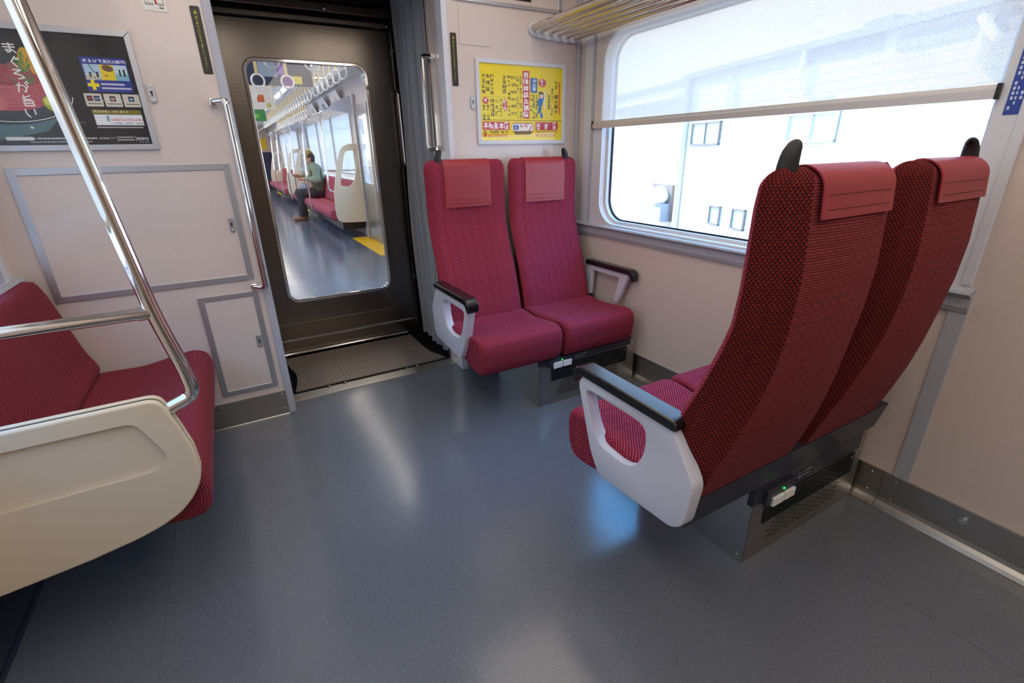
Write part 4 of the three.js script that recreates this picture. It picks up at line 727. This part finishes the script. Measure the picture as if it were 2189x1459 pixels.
// ------------------------------------------------------------------ the metal door at the far end of the gangway
{
  const zd = -0.80;
  const d = struct('door_1', boxUV(extZ(rshape(-0.52, 0.474, 0.118, 1.93, 0.004, [[-0.352, 0.298, 0.372, 1.736, 0.062]]), zd - 0.03, zd, 0.002)), M.steelDark, 'brushed stainless sliding door with a tall rounded window', 'door');
  part(d, 'window_rim', extZ(rshape(-0.366, 0.312, 0.358, 1.750, 0.075, [[-0.346, 0.292, 0.378, 1.730, 0.056]]), zd - 0.004, zd + 0.008, 0.004), M.chrome, 'chrome rim of the door window');
  part(d, 'pane', extZ(rshape(-0.352, 0.298, 0.372, 1.736, 0.06), zd - 0.018, zd - 0.014), M.glass);
  part(d, 'lower_panel', merge(B(-0.52, 0.474, 0.118, 0.222, zd, zd + 0.006, 0.002)), M.steelDark);
  part(d, 'kick_plate', B(-0.52, 0.474, 0.012, 0.112, zd - 0.03, zd + 0.012, 0.004), M.steelDark);
  part(d, 'foot_rod', pipe([[-0.5, 0.026, zd + 0.03], [0.385, 0.026, zd + 0.03]], 0.010), M.chrome);
  part(d, 'edge_seal', B(-0.478, -0.452, 0.82, 1.20, zd, zd + 0.012, 0.006), M.rubber, 'black rubber edge');
  part(d, 'door_pull', B(-0.372, -0.352, 0.60, 0.86, zd - 0.06, zd - 0.035, 0.006), M.rubber);
  const f = struct('trim_5', merge(B(0.474, 0.500, 0.0, 2.05, zd - 0.05, zd + 0.012, 0.003), B(0.508, 0.53, 0.0, 2.05, zd - 0.05, zd + 0.03, 0.003), B(-0.56, 0.53, 1.94, 1.965, zd - 0.04, zd + 0.02, 0.004), B(-0.56, 0.53, 1.985, 2.03, zd - 0.04, zd + 0.05, 0.006)), M.steelDark, 'dark metal frame and track round the sliding door', 'door frame');
  part(f, 'track_bolt', ball(0.10, 2.0, zd + 0.055, 0.014), M.screw); part(f, 'track_bolt', ball(0.455, 1.95, zd + 0.02, 0.010), M.screw); part(f, 'roller', cyl(0.487, 1.83, zd + 0.02, 0.012, 0.012, 'z'), M.screw); part(f, 'roller', cyl(0.487, 0.42, zd + 0.02, 0.010, 0.012, 'z'), M.screw);
  struct('wall_bulkhead', B(-0.64, 0.64, 1.93, 2.25, NZ0 - 0.02, zd - 0.03), M.rubber, 'black header above the metal door', 'wall');
  const t = thing('door_handle', 'chrome bar handle with black ends beside the metal door', 'handle', [0, 0, 0]);
  part(t, 'bar', pipe([[0.486, 1.60, zd + 0.02], [0.476, 1.60, zd + 0.055], [0.480, 1.18, zd + 0.055], [0.486, 1.18, zd + 0.02]], 0.010, 0.02), M.chrome);
  for (const y of [1.60, 1.18]) part(t, 'end_mount', B(0.470, 0.500, y - 0.022, y + 0.022, zd + 0.010, zd + 0.045, 0.008), M.rubber, 'black end mount');
}
// ------------------------------------------------------------------ the next carriage, seen through the door window
{
  const L = NZ1, wz = NZ0 - 0.03;
  const nf = struct('floor', B(WL - 0.06, WR + 0.06, -0.06, 0, L, NZ0 + 0.02), M.floor, 'blue grey floor of the next carriage', 'floor');
  struct('ceiling', B(WL - 0.06, WR + 0.06, CEIL, CEIL + 0.06, L, NZ0 + 0.02), M.ceiling, 'white ceiling of the next carriage', 'ceiling');
  const s = new THREE.Shape(); s.moveTo(WL, 0); s.lineTo(-0.46, 0); s.lineTo(-0.46, 1.93); s.lineTo(0.46, 1.93); s.lineTo(0.46, 0); s.lineTo(WR, 0); s.lineTo(WR, CEIL); s.lineTo(WL, CEIL); s.closePath();
  struct('wall_near', boxUV(extZ(s, wz - 0.05, wz + 0.01)), M.wall, 'cream end wall of the next carriage, behind the metal door', 'wall');
  struct('wall_far', B(WL, WR, 0, CEIL, L, L + 0.06), M.wallMatte, 'cream wall at the far end of the next carriage', 'wall');
  const doors = [-4.62, -10.95, -17.1], holes = [];
  for (const z of doors) holes.push([z - 0.62, z - 0.08, 0.82, 1.78, 0.06], [z + 0.08, z + 0.62, 0.82, 1.78, 0.06]);
  const wins = [[-7.22, -5.80], [-8.75, -7.36], [-10.12, -8.90], [-13.3, -11.9], [-14.7, -13.4], [-16.1, -14.8], [-2.9, -1.3]];
  for (const [a, b] of wins) holes.push([a, b, 0.86, 1.86, 0.08]);
  const inNext = 'of the next carriage';
  struct('wall_right', extX(rshape(L, wz, -0.06, CEIL + .06, 0, holes), WR, WR + 0.06), M.wallMatte, 'cream window wall ' + inNext, 'wall');
  struct('wall_left', extX(rshape(L, wz, -0.06, CEIL + .06, 0, holes), WL - 0.06, WL), M.wallMatte, 'cream wall opposite the seated person ' + inNext, 'wall');
  const ord = ['nearest', 'second', 'third'];
  doors.forEach((z, i) => {
    const d = thing('sliding_door', `metal side door ${inNext}, ${ord[i]} from the gangway`, 'door', [WR, 0, z]);
    for (const k of [-1, 1]) { part(d, 'leaf', extX(rshape(Math.min(k * 0.02, k * 0.68), Math.max(k * 0.02, k * 0.68), 0.02, 1.9, 0.01, [[Math.min(k * .1, k * .6), Math.max(k * .1, k * .6), 0.84, 1.76, 0.06]]), -0.022, -0.010), M.steel); part(d, 'pane', B(-0.017, -0.014, 0.82, 1.78, Math.min(k * .09, k * .61), Math.max(k * .09, k * .61)), M.glass); }
    part(d, 'door_post', B(-0.05, -0.006, 0.004, CEIL - 0.2, -0.74, -0.69, 0.006), M.alu); part(d, 'door_post', B(-0.05, -0.006, 0.004, CEIL - 0.2, 0.69, 0.74, 0.006), M.alu);
    part(nf, 'door_mat', B(1.03, WR - 0.01, 0.0002, 0.003, z - 0.88, z + 0.80), M.yellow, 'yellow floor patch at the side door');
  });
  wins.slice(0, 6).forEach(([a, b], i) => { const w = thing('roller_blind', `white blind in the ${['first', 'second', 'third', 'fourth', 'fifth', 'sixth'][i]} window beyond the nearest side door`, 'blind', [WR, 0, 0]); part(w, 'fabric', B(-0.003, -0.001, 0.95, 1.90, a - 0.02, b + 0.02), M.blindShut); part(w, 'bottom_rail', B(-0.012, -0.001, 0.93, 0.955, a - 0.02, b + 0.02, 0.003), M.alu); part(w, 'window_frame', extX(rshape(a - 0.045, b + 0.045, 0.79, 1.90, 0.02, [[a, b, 0.86, 1.86, 0.08]]), -0.014, -0.004), M.aluWhite); });
  single('window_pane', 'window glass before the nearest side door ' + inNext, 'window', B(WR + 0.03, WR + 0.034, 0.85, 1.87, -2.92, -1.28), M.glass);
  // benches along the window wall
  const bays = [[-10.12, -5.52], [-16.3, -11.78]];
  const cushP = [[.10, .395], [.14, .425], [.34, .425], [.46, .445], [.52, .44], [.545, .40], [.54, .33], [.50, .290], [.30, .30], [.12, .33]], backP = [[.016, .44], [.016, .56], [.016, .68], [.016, .80], [.03, .85], [.06, .83], [.09, .70], [.12, .52], [.13, .43], [.10, .41]];
  bays.forEach(([a, b], i) => {
    const n = thing('bench', i ? 'far red bench seat along the windows of the next carriage' : 'red bench seat with the seated person in the next carriage', 'bench', [WR, 0, a]); n.rotation.y = -Math.PI / 2;
    part(n, 'seat_cushion', pillow(cushP, 0, b - a, 0.03, 30), M.nextSeat ??= std({ color: C(158, 66, 80), roughness: 0.9 })); part(n, 'backrest', pillow(backP, 0, b - a, 0.03, 30), M.nextSeat); part(n, 'support', B(0.1, b - a - 0.1, 0.12, 0.31, 0.02, 0.36), M.black);
  });
  // partitions at the ends of the benches
  const pOut = [[1.298, .235], [.925, .250], [.850, .300], [.838, .42], [.856, .70], [.925, 1.0], [.990, 1.218], [1.046, 1.337], [1.143, 1.390], [1.298, 1.402]], pHole = [[1.25, 1.30], [1.11, 1.295], [1.075, 1.23], [1.02, 1.02], [.965, .80], [1.11, .78], [1.19, .88], [1.25, 1.1]];
  const ps = polyShape(softPoly(pOut, 0.05)); ps.holes.push(new THREE.Path(softPoly(pHole, 0.05).map(([a, b]) => new THREE.Vector2(a, b))));
  const pGeo = extZ(ps, -0.016, 0.016, 0.006), pGlass = extZ(polyShape(softPoly(pHole, 0.04)), -0.003, 0.003);
  [[-5.50, 'beige partition with a window nearest the gangway door'], [-10.16, 'beige partition just behind the seated person'], [-11.74, 'beige partition beyond the second side door'], [-16.34, 'beige partition at the far end of the far bench']].forEach(([z, label]) => { const p = thing('partition', label, 'partition', [0, 0, z]); part(p, 'panel', pGeo, ivory.face); part(p, 'pane', pGlass, M.glass); });
  // stanchions, racks
  [[-5.56, 'chrome bent pole beside the nearest partition'], [-7.2, 'chrome pole in front of the bench before the seated person'], [-8.98, 'chrome pole just behind the seated person'], [-10.10, 'chrome pole by the partition behind the seated person'], [-11.8, 'chrome pole at the start of the far bench'], [-13.3, 'chrome pole midway along the far bench']].forEach(([z, label], i) => {
    const p = thing('stanchion_pole', label, 'pole', [0, 0, z]);
    part(p, 'upright', pipe(i === 0 ? [[0.98, 1.87, 0], [0.84, 1.85, 0], [0.80, 0.74, 0], [0.88, 0.70, 0]] : [[0.98, 1.87, 0], [0.80, 1.85, 0], [0.735, 0.9, 0], [0.730, 0.36, 0], [0.742, 0.31, 0]], 0.015, 0.05, 10), M.chrome);
    if (i === 0) part(p, 'side_bar', pipe([[0.81, 1.02, 0], [1.29, 1.02, 0]], 0.012), M.chrome);
  });
  bays.forEach(([a, b], i) => { const r = thing('luggage_rack', i ? 'far chrome luggage rack of the next carriage' : 'chrome luggage rack above the seated person', 'rack', [0, 0, 0]); for (let k = 0; k < 5; k++) part(r, 'bar', pipe([[0.985 + k * 0.07, 1.875 - k * .008, a], [0.985 + k * 0.07, 1.875 - k * .008, b]], k ? 0.008 : 0.014, 0, 8), M.chrome); for (const z of [a, b]) part(r, 'end_bracket', extZ(polyShape([[0.96, 1.86], [0.98, 1.90], [1.05, 1.96], [1.285, 2.05], [1.285, 1.80]]), z - 0.01, z + 0.01), M.armWhite); });
  // hand straps
  const ringG = new THREE.TorusGeometry(0.050, 0.0075, 8, 22).translate(0, -0.05, 0), bandG = B(-0.012, 0.012, -0.008, 0.095, -0.004, 0.004), ringM = std({ color: C(236, 233, 224), roughness: .35 }), bandM = std({ color: C(222, 196, 140), roughness: .8 });
  const rail = (label, pts) => { const r = thing('strap_rail', label, 'rail'); part(r, 'bar', pipe(pts, 0.013, 0, 8), M.chrome); };
  const strapAt = (x, y, z, turn, label, group) => { const g = thing('hand_strap', label, 'strap', [x, y, z], group); g.rotation.y = turn; part(g, 'ring', ringG, ringM); part(g, 'band', bandG, bandM); };
  rail('cross rail of the hand straps nearest the metal door', [[-0.7, 1.99, -2.5], [0.7, 1.99, -2.5]]);
  for (const x of [-0.155, 0.075]) strapAt(x, 1.885, -2.5, 0.15, `${x < 0 ? 'left' : 'right'} white ring strap of the pair facing the door window`, 'straps of the nearest cross row');
  rail('second cross rail of hand straps', [[-0.7, 1.97, -3.3], [0.7, 1.97, -3.3]]);
  for (const x of [-0.17, 0.05]) strapAt(x, 1.865, -3.3, -0.2, `${x < 0 ? 'left' : 'right'} white ring strap of the second cross row`, 'straps of the second cross row');
  rail('short cross rail just inside the metal door', [[-0.7, 2.035, -1.75], [0.7, 2.035, -1.75]]);
  for (const x of [-0.105, 0.165]) strapAt(x, 1.93, -1.75, 0.1, `${x < 0 ? 'left' : 'right'} white ring strap cut by the top rim of the door window`, 'straps just inside the metal door');
  rail('long rail of hand straps over the aisle side', [[0.40, 1.995, -16], [0.40, 1.995, -1.5]]);
  for (let k = 0; k < 6; k++) strapAt(0.40, 1.895, -3.13 + k * 0.255, Math.PI / 2 + 0.45, `large white ring strap, ${['sixth', 'fifth', 'fourth', 'third', 'second', 'first'][k]} from the right corner of the door window`, 'near straps of the long rail');
  for (let k = 0; k < 26; k++) strapAt(0.40, 1.885 - (k > 12 ? .0 : 0), -3.55 - k * 0.24, Math.PI / 2 + 0.3, 'small white ring strap in the long row running away', 'far straps of the long rail');
  rail('long rail of hand straps above the bench edge', [[0.70, 1.98, -16], [0.70, 1.98, -5.6]]);
  for (let k = 0; k < 18; k++) strapAt(0.70, 1.875, -5.9 - k * 0.25, Math.PI / 2 + 0.3, 'small white ring strap hanging above the bench edge', 'straps above the bench edge');
  // hanging and wall posters: flat print in plain colour fields
  const print = (cols) => std({ map: tex(canvas(128, 90, (x, w, h) => { x.fillStyle = cols[0]; x.fillRect(0, 0, w, h); cols.slice(1).forEach((c, i) => { x.fillStyle = c; x.fillRect(6 + (i * 41) % 100, 8 + (i * 29) % 60, 20 + (i * 13) % 26, 10 + (i * 17) % 26); }); })), roughness: 0.4, side: THREE.DoubleSide });
  const hang = (label, x0, x1, y0, y1, z, cols) => { const g = thing('hanging_poster', label, 'poster', [0, 0, z]); part(g, 'sheet', new THREE.PlaneGeometry(x1 - x0, y1 - y0).translate((x0 + x1) / 2, (y0 + y1) / 2, 0.002), print(cols)); part(g, 'clip_rail', B(x0, x1, y1, y1 + 0.015, -0.004, 0.006), M.alu); };
  hang('dark hanging poster with purple lights and a yellow disc', -0.24, 0.34, 1.84, 2.16, -2.85, ['#2a3348', '#5b6a7c', '#8a6aa6', '#d8c24a', '#9aa4ae', '#7b4a86']);
  hang('white hanging poster with red lettering', -0.20, 0.06, 1.70, 1.93, -3.6, ['#e6dccb', '#d8d2c0', '#cf6a3a', '#c9b86a']);
  hang('small green and blue hanging poster', -0.20, 0.0, 1.62, 1.74, -4.2, ['#3f8a4a', '#3a78b8', '#7fbf4a']);
  const slope = (label, z0, z1, cols) => { const g = thing('wall_poster', label, 'poster', [1.24, 2.07, (z0 + z1) / 2]); g.rotation.y = -Math.PI / 2; const m = part(g, 'sheet', new THREE.PlaneGeometry(z1 - z0, 0.22), print(cols)); m.rotation.x = 0.5; };
  slope('white wall poster with a grey box above the nearest side door', -4.4, -3.6, ['#e8e4dc', '#7c8890', '#8d989f', '#6aa84a']); slope('pale wall poster with a blue patch above the bench', -6.7, -6.0, ['#efe9df', '#4fa0dc', '#cfc6b6']); slope('grey and blue wall poster above the bench', -7.8, -7.1, ['#dfe3e6', '#8fb4cc', '#6a7480']); slope('white wall poster far above the bench', -9.0, -8.3, ['#f0ece4', '#b9c2c8', '#d8b49a']);
  single('wall_poster', 'bright yellow poster at the far end of the next carriage', 'poster', B(0.93, 1.16, 1.47, 1.90, L + 0.06, L + 0.075), std({ color: C(246, 206, 30), roughness: .5 }));
  { const f = thing('far_seat', 'navy high-backed seat at the far end of the next carriage', 'seat', [1.07, 0, L + 0.08]), nm = std({ color: C(34, 44, 84), roughness: .8 });
    part(f, 'backrest', B(-0.21, 0.21, 0.42, 1.38, 0, 0.12, 0.05), nm); part(f, 'seat_cushion', B(-0.21, 0.21, 0.28, 0.45, 0.02, 0.5, 0.05), nm); part(f, 'base', B(-0.18, 0.18, 0, 0.3, 0.05, 0.4, 0.01), M.black); }
}
// ------------------------------------------------------------------ the seated person
function blob(bones, lo, hi, res, k = 0.03) {               // smooth union of tapered capsules [ax, ay, az, ar, bx, by, bz, br], meshed
  const side = Math.max(hi[0] - lo[0], hi[1] - lo[1], hi[2] - lo[2]), c = lo.map((v, i) => (v + hi[i]) / 2), mc = new MarchingCubes(res, M.black, false, false, 60000);
  mc.isolation = 0;
  for (let z = 0; z < res; z++) for (let y = 0; y < res; y++) for (let x = 0; x < res; x++) {
    const p = [x, y, z].map((v, i) => c[i] + (v - res / 2) / (res / 2) * side / 2);
    let d = 1e9;
    for (const [ax, ay, az, ar, bx, by, bz, br] of bones) {
      const ux = bx - ax, uy = by - ay, uz = bz - az, l = ux * ux + uy * uy + uz * uz || 1e-9, t = Math.min(1, Math.max(0, ((p[0] - ax) * ux + (p[1] - ay) * uy + (p[2] - az) * uz) / l));
      const e = Math.hypot(p[0] - ax - ux * t, p[1] - ay - uy * t, p[2] - az - uz * t) - (ar + (br - ar) * t), h = Math.max(0, k - Math.abs(d - e)) / k;
      d = Math.min(d, e) - h * h * k / 4;
    }
    mc.field[z * res * res + y * res + x] = -d;
  }
  mc.update();
  const n = mc.count, P = new Float32Array(n * 3), N = new Float32Array(n * 3);
  for (let i = 0; i < n * 3; i++) { P[i] = mc.positionArray[i] * side / 2 + c[i % 3]; N[i] = mc.normalArray[i]; }
  const g = new THREE.BufferGeometry(); g.setAttribute('position', new THREE.BufferAttribute(P, 3)); g.setAttribute('normal', new THREE.BufferAttribute(N, 3)); g.setAttribute('uv', new THREE.BufferAttribute(new Float32Array(n * 2), 2));
  return g;
}
{
  // sits on the bench against the window wall and looks across the aisle (-x); local x toward the aisle
  const t = thing('person', 'seated person in a green jacket and dark trousers holding a tablet', 'person', [WR, 0, -8.45]); t.rotation.y = Math.PI;
  const skin = std({ color: C(206, 150, 122), roughness: .6 }), jacket = std({ color: C(132, 150, 128), roughness: .85 }), vest = std({ color: C(84, 92, 72), roughness: .9 }), trousers = std({ color: C(44, 46, 56), roughness: .9 }), shoe = std({ color: C(140, 84, 44), roughness: .6 }), hair = std({ color: C(60, 52, 46), roughness: .8 }), cap = std({ color: C(158, 140, 74), roughness: .9 });
  const fingers = (hx, hy, hz, s) => [0, 1, 2, 3].flatMap((i) => { const L = [.030, .036, .034, .026][i], zz = hz + s * (-.028 + i * .019); return [[hx + .03, hy + .005, zz, .010, hx + .03 + L, hy + .012, zz, .009], [hx + .03 + L, hy + .012, zz, .009, hx + .045 + L, hy - .016, zz, .008]]; }).concat([[hx, hy + .01, hz - s * .035, .011, hx + .05, hy + .035, hz - s * .03, .009]]);
  const body = [[.30, 1.215, 0, .078, .315, 1.15, 0, .062], [.335, 1.12, 0, .05, .35, 1.105, 0, .042], [.375, 1.165, 0, .018, .395, 1.150, 0, .014], [.295, 1.18, .078, .014, .295, 1.165, .078, .012], [.295, 1.18, -.078, .014, .295, 1.165, -.078, .012], [.26, 1.08, 0, .052, .27, 1.0, 0, .055], [.20, .92, 0, .10, .15, .55, 0, .11], [.24, .98, .16, .045, .25, .78, .23, .04], [.25, .78, .23, .04, .48, .85, .15, .032], [.24, .98, -.16, .045, .25, .78, -.23, .04], [.25, .78, -.23, .04, .46, .80, -.12, .032], [.48, .85, .15, .034, .53, .86, .13, .026], [.46, .80, -.12, .034, .52, .80, -.10, .026], ...fingers(.53, .86, .13, 1), ...fingers(.52, .80, -.10, -1), [.17, .53, .09, .08, .58, .52, .10, .06], [.17, .53, -.09, .08, .58, .52, -.12, .06], [.58, .52, .10, .055, .54, .10, .11, .04], [.58, .52, -.12, .055, .62, .10, -.13, .04]];
  const b = part(t, 'body', blob(body, [0.0, 0.02, -.34], [.75, 1.34, .34], 110, .02), skin);
  part(t, 'jacket', blob([[.21, .96, .0, .125, .17, .60, 0, .155], [.24, .99, .15, .075, .24, .99, -.15, .075], [.24, .98, .16, .072, .25, .78, .24, .062], [.25, .78, .24, .062, .46, .845, .155, .046], [.24, .98, -.16, .072, .25, .78, -.24, .062], [.25, .78, -.24, .062, .44, .80, -.125, .046], [.265, 1.06, 0, .072, .27, 1.02, 0, .085]], [0.0, .40, -.36], [.56, 1.16, .36], 70, .05), jacket);
  part(t, 'vest', blob([[.225, .94, .06, .115, .20, .62, .08, .125], [.225, .94, -.06, .115, .20, .62, -.08, .125]], [.02, .44, -.28], [.42, 1.1, .28], 50, .05), vest);
  part(t, 'trousers', blob([[.16, .545, 0, .135, .20, .535, 0, .13], [.18, .535, .09, .10, .58, .525, .105, .085], [.18, .535, -.09, .10, .58, .525, -.125, .085], [.58, .52, .105, .082, .54, .13, .11, .066], [.58, .52, -.125, .082, .62, .13, -.13, .066]], [0, .05, -.30], [.76, .72, .30], 64, .03), trousers);
  for (const [x, z] of [[.55, .11], [.63, -.13]]) part(t, 'shoe', blob([[x - .03, .045, z, .042, x + .14, .036, z, .034], [x - .02, .08, z, .044, x + .02, .05, z, .045]], [x - .12, -.03, z - .12], [x + .22, .16, z + .12], 30, .02), shoe);
  part(t, 'hair', blob([[.265, 1.20, 0, .078, .255, 1.15, 0, .060], [.285, 1.24, .02, .074, .285, 1.24, -.02, .074]], [.12, 1.04, -.14], [.42, 1.36, .14], 40, .02), hair);
  part(t, 'cap', merge(blob([[.295, 1.255, 0, .085, .30, 1.25, 0, .085]], [.16, 1.12, -.13], [.44, 1.38, .13], 36, .02), B(.33, .44, 1.232, 1.242, -.07, .07, .004)), cap);
  part(t, 'glasses', merge(B(.360, .378, 1.195, 1.212, -.07, .07, .004), B(.28, .37, 1.2, 1.207, .074, .078), B(.28, .37, 1.2, 1.207, -.078, -.074)), M.black);
  part(t, 'face_mask', blob([[.362, 1.115, 0, .034, .355, 1.095, 0, .036]], [.28, 1.03, -.08], [.43, 1.18, .08], 26, .02), M.white);
  const tb = thing('tablet', 'brown tablet held by the seated person', 'tablet', [WR - 0.60, 0.845, -8.44]); part(tb, 'case', B(-.012, .012, -.055, .075, -.12, .12, .008), std({ color: C(120, 84, 52), roughness: .6 })).rotation.z = 0.95;
  const bg = thing('shopping_bag', 'crumpled pale bag on the knees of the seated person', 'bag', [WR - 0.50, 0.60, -8.45]); part(bg, 'cloth', blob([[0, .02, -.08, .05, .04, .05, .06, .06], [.05, .04, .02, .05, -.06, .03, .05, .045], [0, .09, 0, .03, .03, .12, .02, .02]], [-.16, -.05, -.18], [.16, .2, .18], 34, .03), std({ color: C(150, 156, 170), roughness: .9 }));
}
// ------------------------------------------------------------------ outside: the building across the track
{
  const dir = [0.27736, -0.96077], nrm = [0.96077, 0.27736], K = 13, sc = K / 7;
  const b = thing('building', 'white boarded building across the track seen through the window', 'building', [-0.57 + nrm[0] * K, 0, 2.486 + nrm[1] * K]);
  b.rotation.y = Math.atan2(nrm[0], nrm[1]) + Math.PI;      // local z faces the train, local x runs along the wall
  const lx = (s) => -s * sc, ly = (y) => 1.25 + (y - 1.25) * sc;
  const wallM = std({ color: C(232, 232, 230), roughness: .8 }), greyM = std({ color: C(150, 156, 162), roughness: .7 }), beigeM = std({ color: C(196, 186, 166), roughness: .7 }), paneM = std({ color: C(196, 206, 206), roughness: .15 }), darkM = std({ color: C(120, 112, 104), roughness: .7 }), whiteM = std({ color: C(244, 244, 242), roughness: .6 });
  const sgn = 1;
  const R = (s0, s1, y0, y1, z0, z1, r = 0) => B(Math.min(lx(s0), lx(s1)), Math.max(lx(s0), lx(s1)), Math.min(ly(y0), ly(y1)), Math.max(ly(y0), ly(y1)), z0, z1, r);
  const ground = ly(-0.9);
  const main = part(b, 'wall', merge(R(-26, 11.1, -0.9, 2.72, -4, 0)), wallM);
  // lap boards: each board its own piece, tilted out at the foot
  const bh = 0.26; for (let y = ground; y < ly(2.7) - bh; y += bh) { const g = extX(polyShape([[0, y], [0.03, y], [0.014, y + bh], [0, y + bh]]), lx(11.1), lx(-26)); part(b, 'board', g, wallM); }
  part(b, 'roof_edge', R(-26.2, 11.3, 2.70, 2.80, -4.2, 0.25), greyM);
  part(b, 'side_block', R(11.3, 16.5, -0.9, 2.66, -4, -0.4), wallM); part(b, 'side_roof', R(11.2, 16.8, 2.64, 2.76, -4.2, -0.1), greyM); part(b, 'canopy', R(11.3, 15.6, 2.35, 2.42, -0.4, 0.5), whiteM);
  const win = (s0, s1, y0, y1, n, fm) => { const w = part(b, 'window', merge(R(s0, s1, y1, y1 - .03, 0, .13), R(s0, s1, y0, y0 + .04, 0, .16), R(s0, s0 + .03, y0, y1, 0, .13), R(s1, s1 - .03, y0, y1, 0, .13), ...(n > 1 ? [R((s0 + s1) / 2 - .015, (s0 + s1) / 2 + .015, y0, y1, 0, .12)] : [])), fm); part(w, 'pane', R(s0, s1, y0, y1, .03, .07), paneM); };
  win(9.75, 10.79, 1.28, 1.76, 2, darkM); win(6.81, 7.85, 1.28, 1.75, 2, beigeM); win(9.38, 9.76, -.38, .03, 1, darkM); win(8.58, 8.98, -.38, .04, 1, darkM); win(3.4, 4.4, 1.28, 1.75, 2, beigeM);
  const ds = (s, y0, y1, r, m) => part(b, 'downpipe', pipe([[lx(s), ly(y0), .16], [lx(s), ly(y1), .16]], r, 0, 10), m);
  ds(11.05, -.9, 2.7, .14, beigeM); ds(10.72, -.9, 1.2, .07, whiteM); ds(9.56, 1.95, 2.58, .10, whiteM); ds(7.70, 2.12, 2.76, .09, whiteM); ds(5.0, 2.1, 2.6, .1, whiteM);
  part(b, 'vent_pipe', pipe([[lx(7.7), ly(2.14), .16], [lx(7.62), ly(2.12), .3], [lx(7.39), ly(2.25), .4]], .09, .1, 10), whiteM);
  part(b, 'duct', R(11.48, 12.3, -.55, -.1, 0, .5), greyM); part(b, 'duct_hood', merge(ball(lx(11.8), ly(.08), .3, .55, 1, .8, .8)), whiteM); part(b, 'duct_panel', R(11.42, 12.4, -.55, .36, -.3, .05), darkM);
  part(b, 'sign_board', R(6.35, 7.8, 2.50, 2.68, 0, .08), greyM); part(b, 'sign_board', R(3.9, 6.1, 2.42, 2.62, 0, .08), greyM); part(b, 'vent_pipe', pipe([[lx(5.08), ly(2.6), .16], [lx(4.8), ly(2.33), .3]], .1, 0, 10), whiteM);
  part(b, 'roof_tank', R(6.78, 7.28, 2.78, 3.03, -2.2, -1.0), greyM); part(b, 'roof_post', R(6.64, 6.72, 2.78, 3.05, -1.6, -1.4), whiteM); part(b, 'roof_vent', R(11.4, 11.7, 2.74, 2.84, -.8, -.3, .05), greyM);
  struct('ground', B(-60, 60, ground - 0.3, ground, -70, 70), std({ color: C(150, 146, 140), roughness: .9 }), 'pale ground beside the track', 'ground');
}
renderer.render(scene, camera);
